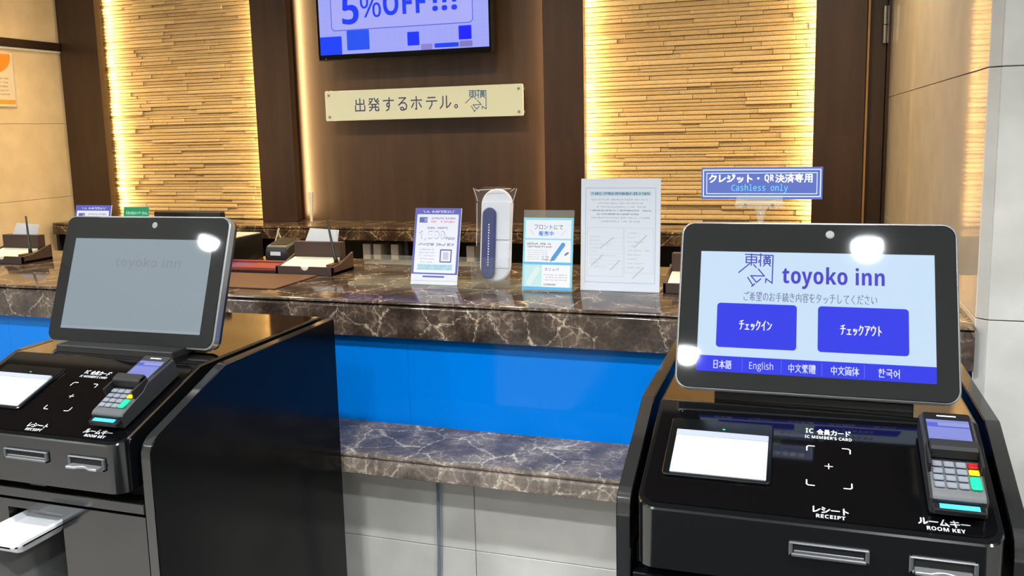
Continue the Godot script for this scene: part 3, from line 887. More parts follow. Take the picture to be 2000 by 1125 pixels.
func build_back_counter() -> void:
	var x0 := LEFT_X + 0.05
	var x1 := RIGHT_X - 0.002
	var o := thing("back_counter", "brown marble back counter with dark open shelves under the wall panels", "counter", Vector3((x0 + x1) * 0.5, 0, -4.1))
	var L := (x1 - x0) * 0.5
	var top := PackedVector2Array([Vector2(-0.22, 1.006), Vector2(-0.22, 1.0215), Vector2(0.115, 1.0215), Vector2(0.121, 1.016), Vector2(0.121, 1.011), Vector2(0.116, 1.006)])
	part(o, "countertop", MB.new().extrude(top, Vector3.ZERO, Vector3(0, 0, 1), Vector3(0, 1, 0), Vector3(1, 0, 0), -L, L).mesh(), "marble")
	var fas := PackedVector2Array([Vector2(0.08, 0.955), Vector2(0.08, 1.005), Vector2(0.118, 1.005), Vector2(0.122, 1.001), Vector2(0.122, 0.955)])
	part(o, "fascia", MB.new().extrude(fas, Vector3.ZERO, Vector3(0, 0, 1), Vector3(0, 1, 0), Vector3(1, 0, 0), -L, L).mesh(), "marble")
	part(o, "back_board", box(Vector3(-L, 0, -0.22), Vector3(L, 1.005, -0.20)), "black_matt")
	part(o, "shelf", box(Vector3(-L, 0.55, -0.20), Vector3(L, 0.57, 0.11)), "black_matt")
	part(o, "plinth", box(Vector3(-L, 0, -0.20), Vector3(L, 0.08, 0.09)), "black_matt")
	var k := -L
	while k < L + 0.01:
		part(o, "upright", box(Vector3(clampf(k - 0.01, -L, L - 0.02), 0.08, -0.20), Vector3(clampf(k + 0.01, -L + 0.02, L), 1.004, 0.10)), "black_matt")
		k += L / 2.0
	# files standing on the shelf
	var file := box(Vector3(-0.021, 0, -0.12), Vector3(0.021, 0.36, 0.0), 0.003)
	for f in [-2.135, -2.075, -1.975, -1.56, -1.42]:
		solo("box_file", file, "file_grey", Vector3(f, 0.571, -4.02), "pale grey box file standing on the dark shelf of the back counter", "file", "box files on the back shelf")

# ------------------------------------------------------------------ kiosk
func build_kiosk(cx: float, dz: float, dy: float, tilt: float, yaw: float, screen: String, label: String) -> void:
	var K := -1.47                                   # z of the kiosk's middle
	var o := thing("check_in_kiosk", label, "kiosk", Vector3(cx, 0, K))
	var X := Vector3.RIGHT
	var Y := Vector3.UP
	var Z := Vector3.BACK
	# side panels: upright front, sloping shoulder, level top
	var prof := PackedVector2Array([Vector2(-1.80, 0.0), Vector2(-1.80, 1.063), Vector2(-1.388, 1.063), Vector2(-1.382, 1.062), Vector2(-1.192, 0.990), Vector2(-1.180, 0.984), Vector2(-1.171, 0.976), Vector2(-1.166, 0.964), Vector2(-1.165, 0.950), Vector2(-1.165, 0.0)])
	for i in prof.size():
		prof[i].x -= K
	for s in [-1.0, 1.0]:
		part(o, "side_panel", MB.new().extrude(prof, Vector3(s * 0.251, 0, 0), Z, Y, X, -0.0105, 0.0105, 0.0014).mesh(), "black_gloss")
		var band := PackedVector2Array()
		for i in range(1, prof.size()):
			band.append(prof[i])
		band.append(Vector2(-1.1662 - K, 0.0))
		for i in range(prof.size() - 2, 0, -1):
			band.append(prof[i] + (Vector2(-0.0012, 0.0) if i >= 7 else Vector2(0.0, -0.0012)))
		for i in band.size():
			band[i] += Vector2(0.0004, 0.0006)
		part(o, "edge_band", MB.new().extrude(band, Vector3(s * 0.251, 0, 0), Z, Y, X, -0.0092, 0.0092).mesh(), "edge_polish", "polished dark edge band")
	# console: sloping control face with rounded front corners, level top behind
	var slope := tan(deg_to_rad(20.41))
	var zc := -1.354 - K
	var yc := 1.0667
	var zf := -1.132 - K
	var zb := -1.797 - K
	var w := 0.2275
	var ybot := 0.898
	var height := func(zz: float) -> float: return yc - maxf(0.0, zz - zc) * slope
	var plan := PackedVector2Array()
	var r := 0.026
	plan.append(Vector2(-w, zb))
	plan.append(Vector2(-w, zc))
	for k in 9:
		var a := PI - PI * 0.5 * k / 8.0
		plan.append(Vector2(-w + r + r * cos(a), zf - r + r * sin(a)))
	for k in 9:
		var a := PI * 0.5 - PI * 0.5 * k / 8.0
		plan.append(Vector2(w - r + r * cos(a), zf - r + r * sin(a)))
	plan.append(Vector2(w, zc))
	plan.append(Vector2(w, zb))
	var c := MB.new()
	var n := plan.size()
	var mid := Vector2(0, -0.1)
	var inn := PackedVector2Array()
	var out := PackedVector2Array()
	for i in n:
		var e0 := (plan[i] - plan[(i + n - 1) % n]).normalized()
		var e1 := (plan[(i + 1) % n] - plan[i]).normalized()
		var a := Vector2(e0.y, -e0.x)
		var b := Vector2(e1.y, -e1.x)
		if a.dot(plan[i] - mid) < 0.0:
			a = -a
		if b.dot(plan[i] - mid) < 0.0:
			b = -b
		var m := (a + b) / maxf(0.4, 1.0 + a.dot(b))
		out.append(m.normalized())
		inn.append(plan[i] - m * 0.002)
	for i in n:
		var j := (i + 1) % n
		var p := plan[i]
		var q := plan[j]
		var pi := inn[i]
		var qi := inn[j]
		var n0 := Vector3(out[i].x, 0, out[i].y)
		var n1 := Vector3(out[j].x, 0, out[j].y)
		if (q - p).length() > 0.05:
			var d := (q - p).normalized()
			n0 = Vector3(d.y, 0, -d.x)
			if Vector2(n0.x, n0.z).dot(p + q - mid * 2.0) < 0.0:
				n0 = -n0
			n1 = n0
		var t0 := Vector3(p.x, height.call(p.y) - 0.002, p.y)
		var t1 := Vector3(q.x, height.call(q.y) - 0.002, q.y)
		var u0 := Vector3(pi.x, height.call(pi.y), pi.y)
		var u1 := Vector3(qi.x, height.call(qi.y), qi.y)
		# the lower front corner is drawn in a little
		var b0 := Vector3(p.x, ybot, p.y)
		var b1 := Vector3(q.x, ybot, q.y)
		c.tri(t0, t1, b1, n0, n1, n1)
		c.tri(t0, b1, b0, n0, n1, n0)
		var m0 := (n0 + Vector3.UP).normalized()
		var m1 := (n1 + Vector3.UP).normalized()
		c.tri(t0, t1, u1, m0, m1, m1)
		c.tri(t0, u1, u0, m0, m1, m0)
	var tri := Geometry2D.triangulate_polygon(plan)
	for k in range(0, tri.size(), 3):
		c.tri(Vector3(plan[tri[k]].x, ybot, plan[tri[k]].y), Vector3(plan[tri[k + 1]].x, ybot, plan[tri[k + 1]].y), Vector3(plan[tri[k + 2]].x, ybot, plan[tri[k + 2]].y), Vector3.DOWN, Vector3.DOWN, Vector3.DOWN)
	var sn := Vector3(0, cos(deg_to_rad(20.41)), sin(deg_to_rad(20.41)))
	var front := PackedVector2Array()
	var back := PackedVector2Array()
	for i in n:
		if plan[i].y >= zc - 1e-6:
			front.append(inn[i])
		if plan[i].y <= zc + 1e-6:
			back.append(inn[i])
	for set in [[front, sn], [back, Vector3.UP]]:
		var ps: PackedVector2Array = set[0]
		var nn: Vector3 = set[1]
		tri = Geometry2D.triangulate_polygon(ps)
		for k in range(0, tri.size(), 3):
			var v: Array[Vector3] = []
			for e in 3:
				var q := ps[tri[k + e]]
				v.append(Vector3(q.x, height.call(q.y), q.y))
			c.tri(v[0], v[1], v[2], nn, nn, nn)
	var con := part(o, "console", c.mesh(), "black_body")
	part(con, "top_plate", MB.new().extrude(rrect(-w + 0.005, zb + 0.004, w - 0.005, zc - 0.002, 0.002, 2), Vector3(0, yc, 0), X, Z, Y, 0.0, 0.0012).mesh(), "dark_mirror", "polished dark top plate")
	# printed control panel on the slope: origin on the crease line continued to the reference point
	var S := Vector3(0, sin(deg_to_rad(20.41)), -cos(deg_to_rad(20.41)))
	var ref := Vector3(0, 1.076, -1.379 - K) + sn * 0.0012
	var panel := PackedVector2Array()
	for q in rrect(-0.2205, -0.2515, 0.2205, -0.030, 0.021, 6):
		panel.append(q)
	part(con, "control_panel", MB.new().face(panel, ref, X, S, Rect2(-0.2205, -0.2515, 0.441, 0.2215)).mesh(), "control_print")
	# document scanner
	var sc := part(o, "document_scanner", MB.new().extrude(rrect(-0.201, -0.200, -0.052, -0.074, 0.006, 4), ref, X, S, sn, 0.0, 0.005, 0.0015).mesh(), "black_body")
	part(sc, "white_pad", MB.new().extrude(rrect(-0.190, -0.1955, -0.058, -0.1045, 0.001, 2), ref, X, S, sn, 0.004, 0.0075, 0.001).mesh(), "scanner_white")
	part(sc, "pad_fold", MB.new().extrude(rrect(-0.190, -0.1165, -0.058, -0.1045, 0.001, 2), ref, X, S, sn, 0.0075, 0.0082).mesh(), "scanner_fold")
	part(sc, "indicator_light", MB.new().extrude(rrect(-0.1245, -0.0955, -0.1205, -0.0935, 0.0008, 2), ref, X, S, sn, 0.005, 0.0058).mesh(), "green_light")
	# slots in the front
	var slot := func(ax: float, bx: float, ay: float, by: float) -> ArrayMesh:
		var mb := MB.new()
		for e in [[ax, bx, by - 0.003, by], [ax, bx, ay, ay + 0.005], [ax, ax + 0.005, ay, by], [bx - 0.005, bx, ay, by]]:
			mb.box(Vector3(e[0], e[2], zf - 0.001), Vector3(e[1], e[3], zf + 0.005), 0.0014)
		return mb.mesh()
	var rs := part(o, "receipt_slot", slot.call(-0.026, 0.072, 0.941, 0.961), "slot_grey")
	part(rs, "slot_mouth", box(Vector3(-0.022, 0.945, zf + 0.0002), Vector3(0.068, 0.958, zf + 0.0012)), "black_void")
	part(rs, "slot_lip", box(Vector3(-0.020, 0.9455, zf + 0.001), Vector3(0.066, 0.950, zf + 0.0035), 0.001), "slot_grey")
	var ks := part(o, "room_key_slot", slot.call(0.118, 0.196, 0.938, 0.961), "slot_grey")
	part(ks, "slot_mouth", box(Vector3(0.122, 0.942, zf + 0.0002), Vector3(0.192, 0.958, zf + 0.0012)), "black_void")
	var lip := PackedVector2Array([Vector2(0.124, 0.0), Vector2(0.190, 0.0), Vector2(0.190, 0.016)])
	for k in 9:
		lip.append(Vector2(0.172 - 0.030 * k / 8.0, 0.016 - 0.006 * sin(PI * k / 8.0)))
	lip.append(Vector2(0.124, 0.016))
	part(ks, "key_tray", MB.new().extrude(lip, Vector3(0, 0.9425, zf), X, Z, Y, 0.0, 0.0045, 0.0008).mesh(), "silver")
	# recess under the console, rail, lower cabinet with an opening
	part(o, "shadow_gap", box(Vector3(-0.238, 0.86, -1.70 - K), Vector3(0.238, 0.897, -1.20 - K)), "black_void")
	part(o, "latch", box(Vector3(0.002, 0.886, -1.2 - K), Vector3(0.038, 0.897, -1.15 - K)), "black_matt")
	part(o, "front_rail", box(Vector3(-0.2385, 0.849, -1.20 - K), Vector3(0.2385, 0.869, -1.165 - K), 0.0015), "black_body")
	var cab := MB.new()
	for e in [[-0.2385, 0.2385, 0.829, 0.8445], [-0.2385, -0.075, 0.03, 0.829], [0.052, 0.2385, 0.03, 0.829], [-0.075, 0.052, 0.03, 0.60]]:
		cab.box(Vector3(e[0], e[2], -1.185 - K), Vector3(e[1], e[3], -1.166 - K))
	part(o, "lower_door", cab.mesh(), "black_body")
	part(o, "cabinet_lining", box(Vector3(-0.2385, 0.02, -1.79 - K), Vector3(0.2385, 0.848, -1.32 - K)), "black_void")
	# coin box with a white dish on it
	part(o, "change_box", box(Vector3(-0.072, 0.60, -1.30 - K), Vector3(-0.048, 0.775, -1.085 - K), 0.003), "mid_grey")
	var dish := MB.new()
	dish.extrude(rrect(-0.066, -1.215 - K, 0.042, -1.074 - K, 0.014, 5), Vector3(0, 0.802, 0), X, Z, Y, 0.0, 0.003, 0.0, 1)
	var rim := rrect(-0.066, -1.215 - K, 0.042, -1.074 - K, 0.014, 5)
	var well := rrect(-0.045, -1.195 - K, 0.022, -1.098 - K, 0.010, 5)
	var lipi := rrect(-0.060, -1.209 - K, 0.036, -1.080 - K, 0.012, 5)
	for i in rim.size():
		var j := (i + 1) % rim.size()
		dish.quad(Vector3(rim[i].x, 0.810, rim[i].y), Vector3(rim[j].x, 0.810, rim[j].y), Vector3(lipi[j].x, 0.812, lipi[j].y), Vector3(lipi[i].x, 0.812, lipi[i].y), Vector3.UP)
		dish.quad(Vector3(rim[i].x, 0.810, rim[i].y), Vector3(rim[j].x, 0.810, rim[j].y), Vector3(rim[j].x, 0.802, rim[j].y), Vector3(rim[i].x, 0.802, rim[i].y), Vector3(rim[i].x, 0, rim[i].y - 0.32))
		dish.quad(Vector3(lipi[i].x, 0.812, lipi[i].y), Vector3(lipi[j].x, 0.812, lipi[j].y), Vector3(well[j].x, 0.782, well[j].y), Vector3(well[i].x, 0.782, well[i].y), Vector3.UP)
	var wi := Geometry2D.triangulate_polygon(well)
	for k in range(0, wi.size(), 3):
		dish.tri(Vector3(well[wi[k]].x, 0.782, well[wi[k]].y), Vector3(well[wi[k + 1]].x, 0.782, well[wi[k + 1]].y), Vector3(well[wi[k + 2]].x, 0.782, well[wi[k + 2]].y), Y, Y, Y)
	part(o, "change_dish", dish.mesh(), "white_plastic", "white plastic dish")
	# stand and display
	part(o, "display_stand", MB.new().box(Vector3(-0.145, 1.0665, -1.52 - K), Vector3(0.145, 1.082, -1.375 - K), 0.002).box(Vector3(-0.06, 1.082, -1.56 - K), Vector3(0.06, 1.20, -1.50 - K), 0.004).mesh(), "black_matt")
	var disp := part(o, "display", MB.new().extrude(rrect(-0.2045, -0.125, 0.2045, 0.146, 0.020, 7), Vector3.ZERO, X, Y, Z, -0.034, -0.010, 0.005).mesh(), "black_satin")
	disp.position = Vector3(0, dy, dz - K)
	disp.rotation = Vector3(-deg_to_rad(tilt), deg_to_rad(yaw), 0)
	part(disp, "rim", MB.new().extrude(rrect(-0.2060, -0.1265, 0.2060, 0.1475, 0.021, 7), Vector3.ZERO, X, Y, Z, -0.022, -0.0022, 0.0022).mesh(), "silver", "silver metal rim")
	part(disp, "bezel", MB.new().extrude(rrect(-0.2030, -0.1235, 0.2030, 0.1445, 0.0185, 7), Vector3.ZERO, X, Y, Z, -0.004, 0.0, 0.0008).mesh(), "black_glass")
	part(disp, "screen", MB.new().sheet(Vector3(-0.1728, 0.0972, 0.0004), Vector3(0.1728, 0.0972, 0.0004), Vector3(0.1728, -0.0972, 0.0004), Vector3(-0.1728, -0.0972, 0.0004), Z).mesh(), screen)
	part(disp, "camera_lens", MB.new().lathe(PackedVector2Array([Vector2(0.0, 0.0008), Vector2(0.0045, 0.0008), Vector2(0.0065, 0.0002)]), Vector3(0.024, 0.1275, 0.0), Z, 18).mesh(), "mid_grey")
	build_terminal(Vector3(cx, 0, K) + ref, S, sn, "lit" in label)

func build_terminal(ref: Vector3, S: Vector3, sn: Vector3, bright: bool) -> void:
	var o := thing("card_terminal", "dark grey card payment terminal on the kiosk with the lit check-in screen" if bright else "dark grey card payment terminal on the kiosk with the grey screen", "card terminal", ref + Vector3(0.1765, 0, 0) + S * -0.064 + sn * 0.0008)
	o.basis = Basis(Vector3.RIGHT, S * 0.905, sn)
	var X := Vector3.RIGHT
	var Y := Vector3.UP
	var Z := Vector3.BACK
	var prof := PackedVector2Array([Vector2(0, 0.002), Vector2(0, 0.036), Vector2(-0.004, 0.0405), Vector2(-0.088, 0.043), Vector2(-0.104, 0.036), Vector2(-0.168, 0.031), Vector2(-0.174, 0.027), Vector2(-0.174, 0.002)])
	var body := part(o, "body", MB.new().extrude(prof, Vector3.ZERO, Y, Z, X, -0.0335, 0.0335, 0.003).mesh(), "dark_grey")
	part(body, "top_plate", MB.new().extrude(rrect(-0.030, -0.088, 0.030, -0.002, 0.004, 4), Vector3(0, 0, 0.0415), X, Y, Z, 0.0, 0.0014, 0.0006).mesh(), "black_satin")
	part(o, "terminal_screen", MB.new().sheet(Vector3(-0.0265, -0.020, 0.0433), Vector3(0.0265, -0.020, 0.0433), Vector3(0.0265, -0.080, 0.0433), Vector3(-0.0265, -0.080, 0.0433), Z).mesh(), "terminal_print")
	part(o, "maker_mark", box(Vector3(-0.012, -0.0115, 0.0428), Vector3(0.012, -0.0090, 0.0432)), "white_paper")
	var hood := PackedVector2Array([Vector2(-0.077, 0.042), Vector2(-0.079, 0.052), Vector2(-0.083, 0.0565), Vector2(-0.098, 0.0565), Vector2(-0.102, 0.053), Vector2(-0.104, 0.041), Vector2(-0.100, 0.041), Vector2(-0.097, 0.052), Vector2(-0.086, 0.052), Vector2(-0.083, 0.042)])
	part(o, "privacy_hood", MB.new().extrude(hood, Vector3.ZERO, Y, Z, X, -0.0295, 0.0295, 0.002).box(Vector3(-0.0325, -0.128, 0.030), Vector3(-0.029, -0.082, 0.050), 0.001).box(Vector3(0.029, -0.128, 0.030), Vector3(0.0325, -0.082, 0.050), 0.001).mesh(), "black_matt")
	var key := box(Vector3(-0.0062, -0.0052, 0), Vector3(0.0062, 0.0052, 0.004), 0.0014)
	for row in 4:
		for col in 3:
			var q := part(o, "key", key, "key_grey")
			q.position = Vector3(-0.021 + col * 0.0142, -0.1125 - row * 0.0132, 0.0348 - row * 0.0011)
	var red := part(o, "cancel_key", key, "key_red")
	red.position = Vector3(0.0215, -0.1125, 0.0348)
	var yel := part(o, "clear_key", key, "key_yellow")
	yel.position = Vector3(0.0215, -0.1250, 0.0338)
	part(o, "enter_key", box(Vector3(0.0150, -0.1575, 0.031), Vector3(0.0280, -0.1325, 0.0365), 0.0018), "key_green")
	part(o, "card_slot", MB.new().box(Vector3(-0.031, -0.188, 0.012), Vector3(0.031, -0.1735, 0.022), 0.002).mesh(), "black_satin")
	part(o, "slot_print", box(Vector3(-0.023, -0.1855, 0.0218), Vector3(0.023, -0.1765, 0.0224)), "cyan_print")

func build_cashless_sign() -> void:
	var o := thing("cashless_sign", "small blue sign plate reading cashless only on a clear clip above the kiosk display", "sign", Vector3(-0.063, 1.343, -1.468))
	part(o, "plate", box(Vector3(-0.0945, 0.036, -0.0012), Vector3(0.0935, 0.0875, 0.0012), 0.0005), "navy")
	part(o, "print_face", MB.new().sheet(Vector3(-0.0945, 0.0875, 0.0015), Vector3(0.0935, 0.0875, 0.0015), Vector3(0.0935, 0.036, 0.0015), Vector3(-0.0945, 0.036, 0.0015), Vector3.BACK).mesh(), "cashless_print")
	var clip := part(o, "clip", MB.new().box(Vector3(-0.041, 0.022, -0.005), Vector3(0.036, 0.033, 0.006), 0.002).box(Vector3(-0.039, 0.030, 0.002), Vector3(0.034, 0.042, 0.004), 0.001).mesh(), "clear_frost")
	for x in [-0.024, 0.018]:
		part(clip, "screw", MB.new().lathe(PackedVector2Array([Vector2(0.0, 0.003), Vector2(0.0028, 0.0025), Vector2(0.003, 0.0)]), Vector3(x, 0.026, 0.006), Vector3.BACK, 12).mesh(), "chrome")
	part(o, "ball_joint", MB.new().lathe(PackedVector2Array([Vector2(0.010, 0.024), Vector2(0.0085, 0.018), Vector2(0.0062, 0.012), Vector2(0.0055, 0.006), Vector2(0.0045, 0.0), Vector2(0.0, 0.0)]), Vector3(0, -0.002, 0), Vector3.UP, 16).mesh(), "clear_frost")

func build_wall_signs() -> void:
	# television on the wood panel
	var tv := thing("television", "black framed television showing a blue 5%OFF advert on the wood panel", "television", Vector3(-1.956, 1.88, -4.17))
	part(tv, "frame", box(Vector3(-0.484, 0.0, -0.055), Vector3(0.484, 0.565, -0.002), 0.003), "black_satin")
	part(tv, "bezel", MB.new().box(Vector3(-0.484, 0.001, -0.002), Vector3(0.484, 0.028, 0.003), 0.0015).box(Vector3(-0.484, 0.028, -0.002), Vector3(-0.4725, 0.564, 0.003), 0.001).box(Vector3(0.4725, 0.028, -0.002), Vector3(0.484, 0.564, 0.003), 0.001).box(Vector3(-0.4725, 0.552, -0.002), Vector3(0.4725, 0.564, 0.003), 0.001).mesh(), "black_gloss")
	part(tv, "screen", MB.new().sheet(Vector3(-0.4725, 0.5585, 0.0), Vector3(0.4725, 0.5585, 0.0), Vector3(0.4725, 0.028, 0.0), Vector3(-0.4725, 0.028, 0.0), Vector3.BACK).mesh(), "television_screen")
	part(tv, "standby_light", box(Vector3(-0.442, 0.006, 0.003), Vector3(-0.439, 0.009, 0.0036)), "white_paper")
	part(tv, "wall_bracket", box(Vector3(-0.2, 0.15, -0.1348), Vector3(0.2, 0.42, -0.055)), "black_matt")
	# frosted plate with the hotel line
	var s := thing("hotel_sign", "long frosted glass sign plate with dark blue Japanese lettering under the television", "sign", Vector3(-1.889, 1.566, -4.23))
	part(s, "plate", MB.new().extrude(rrect(-0.5585, 0.0, 0.5585, 0.158, 0.008, 4), Vector3.ZERO, Vector3.RIGHT, Vector3.UP, Vector3.BACK, 0.0, 0.008, 0.001).mesh(), "sign_glass")
	part(s, "print_face", MB.new().sheet(Vector3(-0.556, 0.156, 0.0083), Vector3(0.556, 0.156, 0.0083), Vector3(0.556, 0.002, 0.0083), Vector3(-0.556, 0.002, 0.0083), Vector3.BACK).mesh(), "sign_print")
	for x in [-0.535, 0.535]:
		for y in [0.022, 0.136]:
			part(s, "standoff_screw", MB.new().lathe(PackedVector2Array([Vector2(0.0, 0.014), Vector2(0.006, 0.013), Vector2(0.007, 0.009), Vector2(0.007, -0.0745)]), Vector3(x, y, 0), Vector3.BACK, 14).mesh(), "silver")
	solo("cable_cover", MB.new().extrude(PackedVector2Array([Vector2(-0.006, 0.0), Vector2(0.004, 0.0), Vector2(0.016, 0.165), Vector2(-0.014, 0.165)]), Vector3.ZERO, Vector3.RIGHT, Vector3.UP, Vector3.BACK, 0.0, 0.012, 0.001).mesh(), "white_plastic", Vector3(-2.548, 1.023, -4.192), "small white wedge-shaped cover beside the dark post at the foot of the wood panel", "cover")
	# poster on the side wall
	var p := thing("wall_poster", "white poster with an orange shape in a clear holder on the beige side wall", "poster", Vector3(LEFT_X + 0.004, 1.688, -3.66))
	p.rotation.y = PI / 2.0
	part(p, "holder", box(Vector3(-0.09, 0.0, 0.0), Vector3(0.197, 0.292, 0.004), 0.001), "white_plastic")
	part(p, "print_face", MB.new().sheet(Vector3(-0.085, 0.288, 0.0045), Vector3(0.192, 0.288, 0.0045), Vector3(0.192, 0.006, 0.0045), Vector3(-0.085, 0.006, 0.0045), Vector3.BACK).mesh(), "poster_print")

# ------------------------------------------------------------------ things on the counter
func leaning_card(called: String, label: String, at: Vector3, w: float, h: float, lean: float, print_name: String, foot: float, clear_top: float, group := "") -> Node3D:
	var o := thing(called, label, "card stand", at, group)
	var b := Basis(Vector3.RIGHT, -deg_to_rad(lean))
	var board := part(o, "backing_board", box(Vector3(-w * 0.5, 0.0, -0.0028), Vector3(w * 0.5, h + clear_top, 0.0), 0.0006), "clear_frost" if clear_top > 0.0 else "white_plastic")
	board.basis = b
	var sheet := part(o, "printed_card", MB.new().box(Vector3(-w * 0.5 + 0.001, foot, 0.0003), Vector3(w * 0.5 - 0.001, h, 0.0009)).mesh(), "white_paper")
	sheet.basis = b
	var face := part(sheet, "print_face", MB.new().sheet(Vector3(-w * 0.5 + 0.001, h, 0.0012), Vector3(w * 0.5 - 0.001, h, 0.0012), Vector3(w * 0.5 - 0.001, foot, 0.0012), Vector3(-w * 0.5 + 0.001, foot, 0.0012), Vector3.BACK).mesh(), print_name)
	face.position = Vector3.ZERO
	part(o, "foot", box(Vector3(-w * 0.5, 0.0, -0.075), Vector3(w * 0.5, 0.003, 0.004), 0.0006), "clear_frost")
	return o

func memo_box(at: Vector3, label: String) -> void:
	# origin at the middle of the front lower edge
	var o := thing("memo_box", label, "memo box", at, "wooden memo boxes along the counter")
	var w := 0.1025
	var X := Vector3.RIGHT
	var Y := Vector3.UP
	var Z := Vector3.BACK
	part(o, "floor_board", box(Vector3(-w, 0, -0.13), Vector3(w, 0.010, -0.006)), "brown_wood")
	var lip := PackedVector2Array([Vector2(-w, 0.0), Vector2(w, 0.0), Vector2(w, 0.027), Vector2(0.018, 0.027)])
	for k in 9:
		var a := PI * k / 8.0
		lip.append(Vector2(0.0 + 0.015 * cos(a), 0.027 - 0.013 * sin(a)))
	lip.append(Vector2(-0.018, 0.027))
	lip.append(Vector2(-w, 0.027))
	part(o, "front_lip", MB.new().extrude(lip, Vector3.ZERO, X, Y, Z, -0.006, 0.0, 0.0008).mesh(), "brown_wood")
	var wedge := PackedVector2Array([Vector2(0.0, 0.0), Vector2(0.0, 0.027), Vector2(-0.045, 0.031), Vector2(-0.130, 0.058), Vector2(-0.130, 0.0)])
	for x in [-w + 0.004, w - 0.004]:
		part(o, "side_board", MB.new().extrude(wedge, Vector3(x, 0, 0), Z, Y, X, -0.004, 0.004, 0.0008).mesh(), "brown_wood")
	part(o, "card_slot_block", MB.new().box(Vector3(-w + 0.009, 0.01, -0.128), Vector3(w - 0.026, 0.092, -0.098), 0.001).mesh(), "brown_wood")
	part(o, "memo_pad", MB.new().extrude(PackedVector2Array([Vector2(-0.007, 0.010), Vector2(-0.007, 0.0245), Vector2(-0.096, 0.043), Vector2(-0.096, 0.010)]), Vector3.ZERO, Z, Y, X, -w + 0.010, w - 0.030, 0.0005).mesh(), "cream_paper")
	part(o, "pen_ledge", box(Vector3(w - 0.029, 0.010, -0.128), Vector3(w - 0.009, 0.034, -0.007), 0.001), "leather")
	part(o, "name_card", MB.new().extrude(PackedVector2Array([Vector2(-0.062, 0.0), Vector2(0.058, 0.0), Vector2(0.058, 0.045), Vector2(-0.048, 0.050)]), Vector3(0, 0.085, -0.112), X, (Y * 0.95 - Z * 0.3).normalized(), Z, 0.0, 0.0008).mesh(), "white_paper")
	var tip := Vector3(w - 0.019, 0.033, -0.052)
	var up := Vector3(-0.36, 1.0, -0.30).normalized()
	var holder := part(o, "pen_socket", MB.new().lathe(PackedVector2Array([Vector2(0.007, 0.0), Vector2(0.0065, 0.012), Vector2(0.0045, 0.018), Vector2(0.0, 0.018)]), tip, Vector3.UP, 14).mesh(), "black_satin")
	part(holder, "pen", MB.new().tube(PackedVector3Array([tip + up * 0.006, tip + up * 0.03, tip + up * 0.062, tip + up * 0.142]), 0.0058, 10, 0.003).mesh(), "black_satin")

